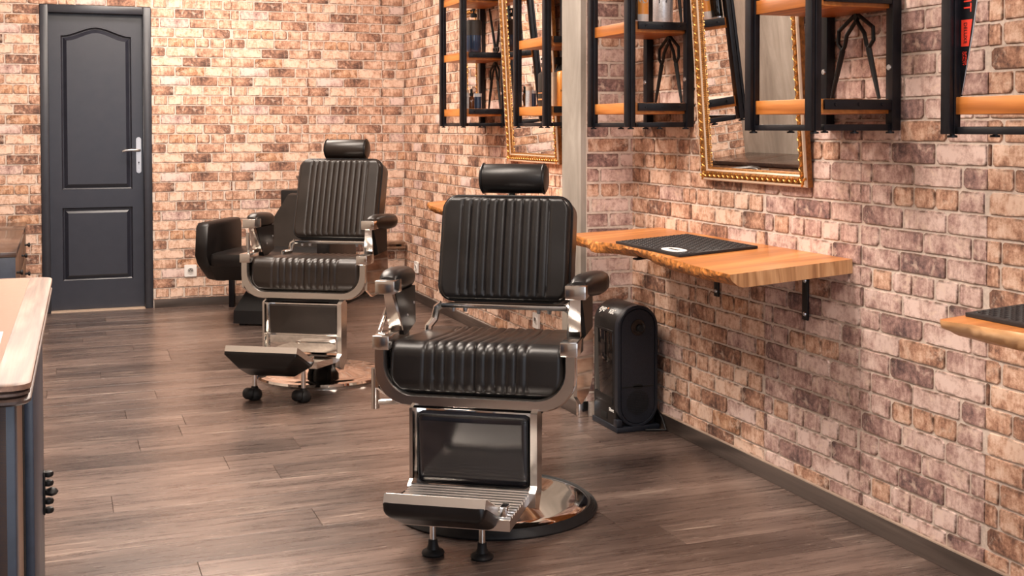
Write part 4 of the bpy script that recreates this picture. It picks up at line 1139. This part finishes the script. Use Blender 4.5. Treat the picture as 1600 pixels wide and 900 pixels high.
mb = MB(); mb.lathe([(.032, 0), (.032, .0025), (.028, .003), (.020, -.002), (.0, -.003)], (.0, .0015, .412), 28, rx); mb.build('hose_port', M['vac_gloss'], vc)
mb = MB(); mb.lathe([(.014, -.006), (.014, .009), (.011, .012), (.0, .012)], (.008, .0015, .408), 20, rx); mb.build('port_knob', M['black'], vc)
mb = MB(); mb.box((-.071, .0005, .176), (.071, .003, .180)); mb.lathe([(.022, 0), (.022, .0015)], (0, .002, .178), 20, rx @ Matrix.Diagonal((1, .45, 1))); mb.build('lid_seam', M['black'], vc)
mb = MB()
for i in range(-7, 8):
    for j in range(-7, 8):
        if i * i + j * j < 54:
            x, zz = i * .0066, .115 + j * .0066
            mb.box((x - .0022, .0006, zz - .0022), (x + .0022, .003, zz + .0022))
tag(mb.build('exhaust_grille', M['black'], vc), kind='stuff')
mb = MB(); mb.box((-.0885, .05, .13), (-.0865, .215, .395), .0008); mb.build('dust_window', M['vac_gloss'], vc)
mb = MB(); mb.box((-.0905, .046, .388), (-.0865, .219, .396), .001); mb.box((-.0905, .046, .10), (-.0865, .219, .130), .001); mb.build('window_trim', M['vac_black'], vc)
mb = MB(); mb.box((-.094, -.004, 0), (.094, .232, .022), .003); mb.box((-.0935, -.0035, .0225), (-.070, .03, .05), .003); mb.build('base', M['vac_navy'], vc)
mb = MB(); mb.box((-.0895, .10, .035), (-.087, .16, .06), .0008); mb.build('intake_slot', M['black'], vc)
an = R(40)
nx_ = Vector((-math.cos(an), 0, math.sin(an))); up_d = Vector((math.sin(an), 0, math.cos(an)))
cpt = Vector((0, .135, .411)) + nx_ * .0880
text_mesh('eye', .044, M['print_white'], vc, cpt + Vector((0, .045, 0)), (0, -1, 0), up_d, 'lettering', .0006, .85, .25)
text_mesh('vac', .044, M['print_white'], vc, cpt + Vector((0, -.040, 0)), (0, -1, 0), up_d, 'lettering', .0006, .85, .25)
text_mesh('°', .034, M['print_orange'], vc, cpt + Vector((0, .004, 0)) - up_d * .004, (0, -1, 0), up_d, 'lettering', .0006)
text_mesh('Silent', .020, M['print_white'], vc, (-.0905, .055, .080), (0, -1, 0), (0, 0, 1), 'lettering', .0005)
cb = MB(); cb.tube([(2.225, 4.42, .01), (2.236, 4.36, .06), (2.230, 4.30, .075), (2.231, 4.25, .045), (2.222, 4.20, .008), (2.19, 4.225, .006), (2.15, 4.236, .006)], .0045, 8)
tag(cb.build('power_cable', M['rubber']), 'black power cable curling between the vacuum bin and the wall', 'cable')

# ------------------------------------------------------------------ saw in the nearest unit
sw = thing('hand_saw', 'black hand saw with red lettering standing point down in the nearest shelf unit', 'saw', (1.982, 2.277, 1.272))
mb = MB(); pl_ = [(-.001, .0), (.002, .0), (.006, .10), (.006, .50), (-.115, .50), (-.050, .225), (-.035, .145), (-.017, .070)]
mb.prism(pl_, lambda a, b2, dd: (dd, a, b2), -.0012, .0012); mb.build('blade', M['steel'], sw)
mb = MB(); mb.tube([(-.0014, -.002, .004), (-.0014, -.0175, .070), (-.0014, -.0355, .145), (-.0014, -.0505, .225), (-.0014, -.1150, .498)], .0010, 6); mb.build('cutting_edge', M['bolt'], sw)
mb = MB(); mb.prism(rrect(-.11, .002, .50, .60, .02), lambda a, b2, dd: (dd, a, b2), -.010, .010); mb.build('handle', M['walnut'], sw)
bd = MB(); bd.prism([(.001, .116), (-.0235, .116), (-.0345, .178), (.001, .178)], lambda a, b2, dd: (dd, a, b2), -.0018, -.0012); bd.build('red_panel', M['print_red'], sw)
dwn = (0, 0, -1); rgt = (0, -1, 0)
text_mesh('DELUXE', .0155, M['black'], sw, (-.0021, -.0125, .147), dwn, rgt, 'lettering', .0003, .88)
text_mesh('SUIT', .036, M['print_red'], sw, (-.0016, -.0175, .231), dwn, rgt, 'lettering', .0004, 1.0)
text_mesh('SUPERIOR', .0075, M['print_red'], sw, (-.0016, -.0140, .088), dwn, rgt, 'lettering', .0003, .95)
text_mesh('QUALITY', .0075, M['print_red'], sw, (-.0016, -.0060, .088), dwn, rgt, 'lettering', .0003, 1.05)

# ------------------------------------------------------------------ bottles and cans on the shelves
def bottle(name, label, cat, loc, parts, group='grooming products on the shelves', rx=0.0):
    t = thing(name, label, cat, loc, 0, group, rx)
    for pn, m_, prof, off in parts:
        mb = MB(); mb.lathe(prof, off, 20); mb.build(pn, M[m_], t)
    return t
def pump(t, zt, r=.006):
    mb = MB(); mb.lathe([(.018, zt - .04), (.018, zt - .022), (.010, zt - .018), (.005, zt - .016), (.005, zt)], n=14); mb.lathe([(.010, zt - .004), (.010, zt + .006), (0, zt + .007)], n=14)
    mb.tube([(0, 0, zt + .002), (0, .02, zt + .003), (0, .045, zt - .001)], .005, 8); mb.build('pump', M['black'], t)
DZ0 = 1.208
t = bottle('pump_bottle', 'blue pump bottle with black collar on the upper shelf by the brick corner', 'bottle', (2.135, 6.285, DZ0 + .365 + .041), [('body', 'blue_liquid', [(.0, 0), (.040, 0), (.043, .004), (.043, .092), (.0, .092)], (0, 0, 0)), ('collar', 'label_dark', [(.0435, .092), (.0435, .170), (.038, .176), (.018, .178), (.0, .178)], (0, 0, 0))]); pump(t, .232)
zl = DZ0 + .055 + .041
bottle('clear_bottle', 'clear cylindrical bottle on the bottom shelf by the brick corner', 'bottle', (2.085, 6.265, zl), [('body', 'clear', [(.0, 0), (.015, 0), (.015, .088), (.0, .09)], (0, 0, 0)), ('cap', 'tan_cap', [(.0155, .088), (.0155, .10), (0, .101)], (0, 0, 0))])
bottle('dropper_bottle', 'amber dropper bottle with black dropper on the bottom shelf', 'bottle', (2.117, 6.275, zl), [('body', 'amber', [(.0, 0), (.016, 0), (.017, .004), (.017, .060), (.009, .070), (.0, .070)], (0, 0, 0)), ('dropper', 'black', [(.010, .070), (.010, .085), (.006, .088), (.007, .105), (0, .112)], (0, 0, 0))])
bottle('shaving_tin', 'dark tin with pale lid next to the amber dropper bottle', 'tin', (2.160, 6.290, zl), [('body', 'blue_liquid', [(.0, 0), (.021, 0), (.021, .072), (.0, .072)], (0, 0, 0)), ('lid', 'clear', [(.0215, .066), (.0215, .084), (0, .086)], (0, 0, 0))])
zl = 1.206 + .050 + .041
bottle('clear_tube', 'upright clear tube of blue gel on the bottom shelf beside the grey pillar', 'tube', (2.125, 5.370, zl), [('body', 'blue_liquid', [(.0, 0), (.014, 0), (.014, .070), (.0, .07)], (0, 0, 0)), ('cap', 'clear', [(.0145, .066), (.0145, .080), (0, .081)], (0, 0, 0))])
bottle('clear_tube', 'leaning clear tube with pale cap on the bottom shelf beside the grey pillar', 'tube', (2.088, 5.340, zl), [('body', 'silver', [(.0, 0), (.015, 0), (.015, .085), (.0, .085)], (0, 0, 0)), ('cap', 'tan_cap', [(.0155, .080), (.0155, .098), (0, .099)], (0, 0, 0))], rx=R(4))
t = bottle('pump_bottle', 'tall dark brown pump bottle with orange marks beside the orange bottle', 'bottle', (2.100, 5.160, zl), [('body', 'label_dark', [(.0, 0), (.030, 0), (.032, .004), (.032, .150), (.020, .160), (.0, .16)], (0, 0, 0)), ('label_band', 'print_orange', [(.0324, .030), (.0324, .036)], (0, 0, 0)), ('label_band', 'print_orange', [(.0324, .060), (.0324, .064)], (0, 0, 0))]); pump(t, .222)
bottle('slim_bottle', 'slim pale tube with tan cap in front of the orange bottle', 'tube', (2.118, 5.095, zl), [('body', 'slip', [(.0, 0), (.014, 0), (.014, .140), (.0, .14)], (0, 0, 0)), ('cap', 'tan_cap', [(.0145, .135), (.0145, .155), (0, .156)], (0, 0, 0))])
t = bottle('shampoo_bottle', 'orange shampoo bottle with black cap beside the grey pillar', 'bottle', (2.182, 5.130, zl), [('body', 'orange_plastic', [(.0, 0), (.036, 0), (.038, .004), (.038, .150), (.030, .162), (.014, .166), (.0, .166)], (0, 0, 0)), ('cap', 'black', [(.015, .166), (.015, .192), (0, .194)], (0, 0, 0))])
text_mesh('HAIR', .018, M['label_dark'], t, (-.012, -.0385, .072), (1, -.3, 0), (0, 0, 1), 'lettering', .0004)
t = bottle('spray_bottle', 'black spray bottle standing behind the orange bottle', 'bottle', (2.215, 5.235, zl), [('body', 'black', [(.0, 0), (.034, 0), (.035, .004), (.035, .165), (.018, .190), (.014, .20), (.0, .20)], (0, 0, 0))])
mb = MB(); mb.box((-.035, -.012, .20), (.025, .012, .235), .005); mb.tube([(-.018, 0, .20), (-.030, 0, .165)], .006, 8); mb.build('trigger_head', M['black'], t)
zl = 1.201 + .353 + .041
bottle('hair_spray', 'black hair spray can on the upper shelf next to the orange and white can', 'can', (2.010, 4.075, zl), [('body', 'vac_gloss', [(.0, 0), (.022, 0), (.023, .003), (.023, .150), (.016, .160), (.0, .160)], (0, 0, 0)), ('base_ring', 'bolt', [(.0235, .001), (.0235, .006)], (0, 0, 0))])
t = bottle('spray_can', 'orange and white spray can on the upper shelf beside the silver can', 'can', (2.058, 4.085, zl), [('body', 'white', [(.0, 0), (.023, 0), (.024, .003), (.024, .030), (.0, .03)], (0, 0, 0)), ('wrap', 'orange_plastic', [(.024, .030), (.024, .150), (.016, .158), (0, .158)], (0, 0, 0))])
mb = MB(); mb.prism([(.017 * math.cos(a) - .004, .082 + .012 * math.sin(a)) for a in [2 * PI * k / 20 for k in range(20)]], lambda a, b2, dd: (a, -math.sqrt(max(0, .0244 ** 2 - a * a)) + dd, b2), 0, -.0006); mb.build('oval_mark', M['clear'], t)
t = bottle('silver_can', 'large silver can on the upper shelf beside the near mirror', 'can', (2.150, 4.095, zl), [('body', 'silver', [(.0, 0), (.037, 0), (.0385, .003), (.0385, .170), (.03, .180), (.0, .180)], (0, 0, 0))])
mb = MB(); mb.prism([(-.030, .073), (-.004, .075), (-.004, .10), (-.030, .10)], lambda a, b2, dd: (a, -math.sqrt(max(0, .039 ** 2 - a * a)) + dd, b2), 0, -.0006); mb.build('dark_mark', M['label_dark'], t)
text_mesh('100', .018, M['silver'], t, (-.018, -.0392, .087), (1, -.4, 0), (0, 0, 1), 'lettering', .0006, .8)

# ------------------------------------------------------------------ front desk
ang = math.atan2(.0166, 1.0)
dk = thing('reception_desk', 'brown topped reception desk with navy frames and a black pull in the front corner', 'desk', (-.0405, 2.93, 0), -ang)
D0 = -1.19; DW = -.545; HT = .86
mb = MB()
def slabl(z0, z1, o, r=.03):
    p = rrect(DW, .0 + o, D0 - o, .0 + o, r, 4); return p, z0, z1
top = MB(); p = rrect(DW, .020, D0 - .020, .020, .025, 4); top.loft([[(a, b2, .851) for a, b2 in p], [(a, b2, .858) for a, b2 in p], [(a, b2, .860) for a, b2 in rrect(DW, .017, D0 - .017, .017, .024, 4)]]); top.build('top', M['desk_edge'], dk)
for (z0, z1, o) in ((.8405, .850, .018), (.830, .8395, .020)):
    q = rrect(DW, o, D0 - o, o, .024, 4); q2 = rrect(DW, o - .004, D0 - o + .004, o - .004, .022, 4)
    mb = MB(); mb.loft([[(a, b2, z0) for a, b2 in q2], [(a, b2, z0 + .003) for a, b2 in q], [(a, b2, z1 - .003) for a, b2 in q], [(a, b2, z1) for a, b2 in q2]]); mb.build('moulding', M['desk_mould'], dk)
MB().box((DW, D0 + .10, .8601), (-.026, -.005, .8612)).build('top_inlay', M['desk_top'], dk)['label'] = 'tan inlay of the desk top'
MB().box((DW, D0, .02), (-.012, -.002, .832)).build('body', M['walnut'], dk)
for (a, b2, nm) in ((D0, D0 + .05, 'corner_post'), (-.05, 0.0, 'corner_post')):
    MB().box((-.06, a, 0), (.0 if nm and a < -.5 else -.002, b2, .830), .003).build(nm, M['navy'] if a < -.5 else M['walnut'], dk)
MB().box((DW, D0 - .004, .02), (-.06, D0, .80), .001).build('end_panel', M['navy'], dk)
dd_ = MB().box((-.012, -.70, .06), (.004, -.20, .79), .003).build('door', M['navy'], dk)
MB().box((-.012, -.198, .06), (-.002, -.06, .79), .002).build('side_stile', M['walnut'], dk)
hd = MB(); 
hd.box((.004, -.262, .395), (.008, -.238, .485), .0015)
for k in range(5): hd.lathe([(.0, -.008), (.009, -.005), (.011, 0), (.009, .005), (.0, .008)], (.014, -.25, .402 + .019 * k), 10)
hd.lathe([(.0, -.010), (.010, -.006), (.014, 0), (.010, .006), (.0, .010)], (.020, -.25, .440), 12)
hd.build('pull', M['iron'], dd_)
MB().box((-.0125, -.745, .02), (-.0105, -.70, .79)).build('gap_shade', M['black'], dk)  # black strip stands in for the shade of the gap beside the door
pp = MB(); pp.box((-.25, 1.985, .8615), (-.092, 2.165, .8622)); tag(pp.build('paper_sheet', M['paper']), 'white paper sheet lying on the reception desk top', 'paper')

# ------------------------------------------------------------------ low sideboard along the left wall
sd = thing('sideboard', 'low dark sideboard with glossy brown top against the left wall by the door', 'sideboard', (-.205, 6.30, 0), 0)
sw_ = -.41
for (a, b2) in ((.0, 1.355), (1.362, 1.99)):
    MB().box((sw_, a, .575), (.0, b2, .600), .002).build('top', M['counter_top'], sd)
    MB().box((sw_ + .002, a + .012, .03), (-.022, b2 - .004, .574)).build('body', M['walnut'], sd)
MB().box((sw_ + .002, .002, .03), (-.004, .012, .574), .001).build('end_panel', M['navy'], sd)
for i, (a, b2) in enumerate(((.03, .66), (.68, 1.34), (1.38, 1.97))):
    for (z0, z1) in ((.40, .565), (.22, .39), (.04, .21)):
        dw = MB().box((-.022, a, z0), (-.006, b2, z1), .002).build('drawer', M['walnut'], sd)
        MB().lathe([(.006, 0), (.006, .016), (.013, .020), (.013, .030), (.0, .032)], (-.006, (a + b2) / 2 - (.18 if i == 0 else 0), (z0 + z1) / 2), 14, Matrix.Rotation(R(90), 3, 'Y')).build('knob', M['iron'], dw)
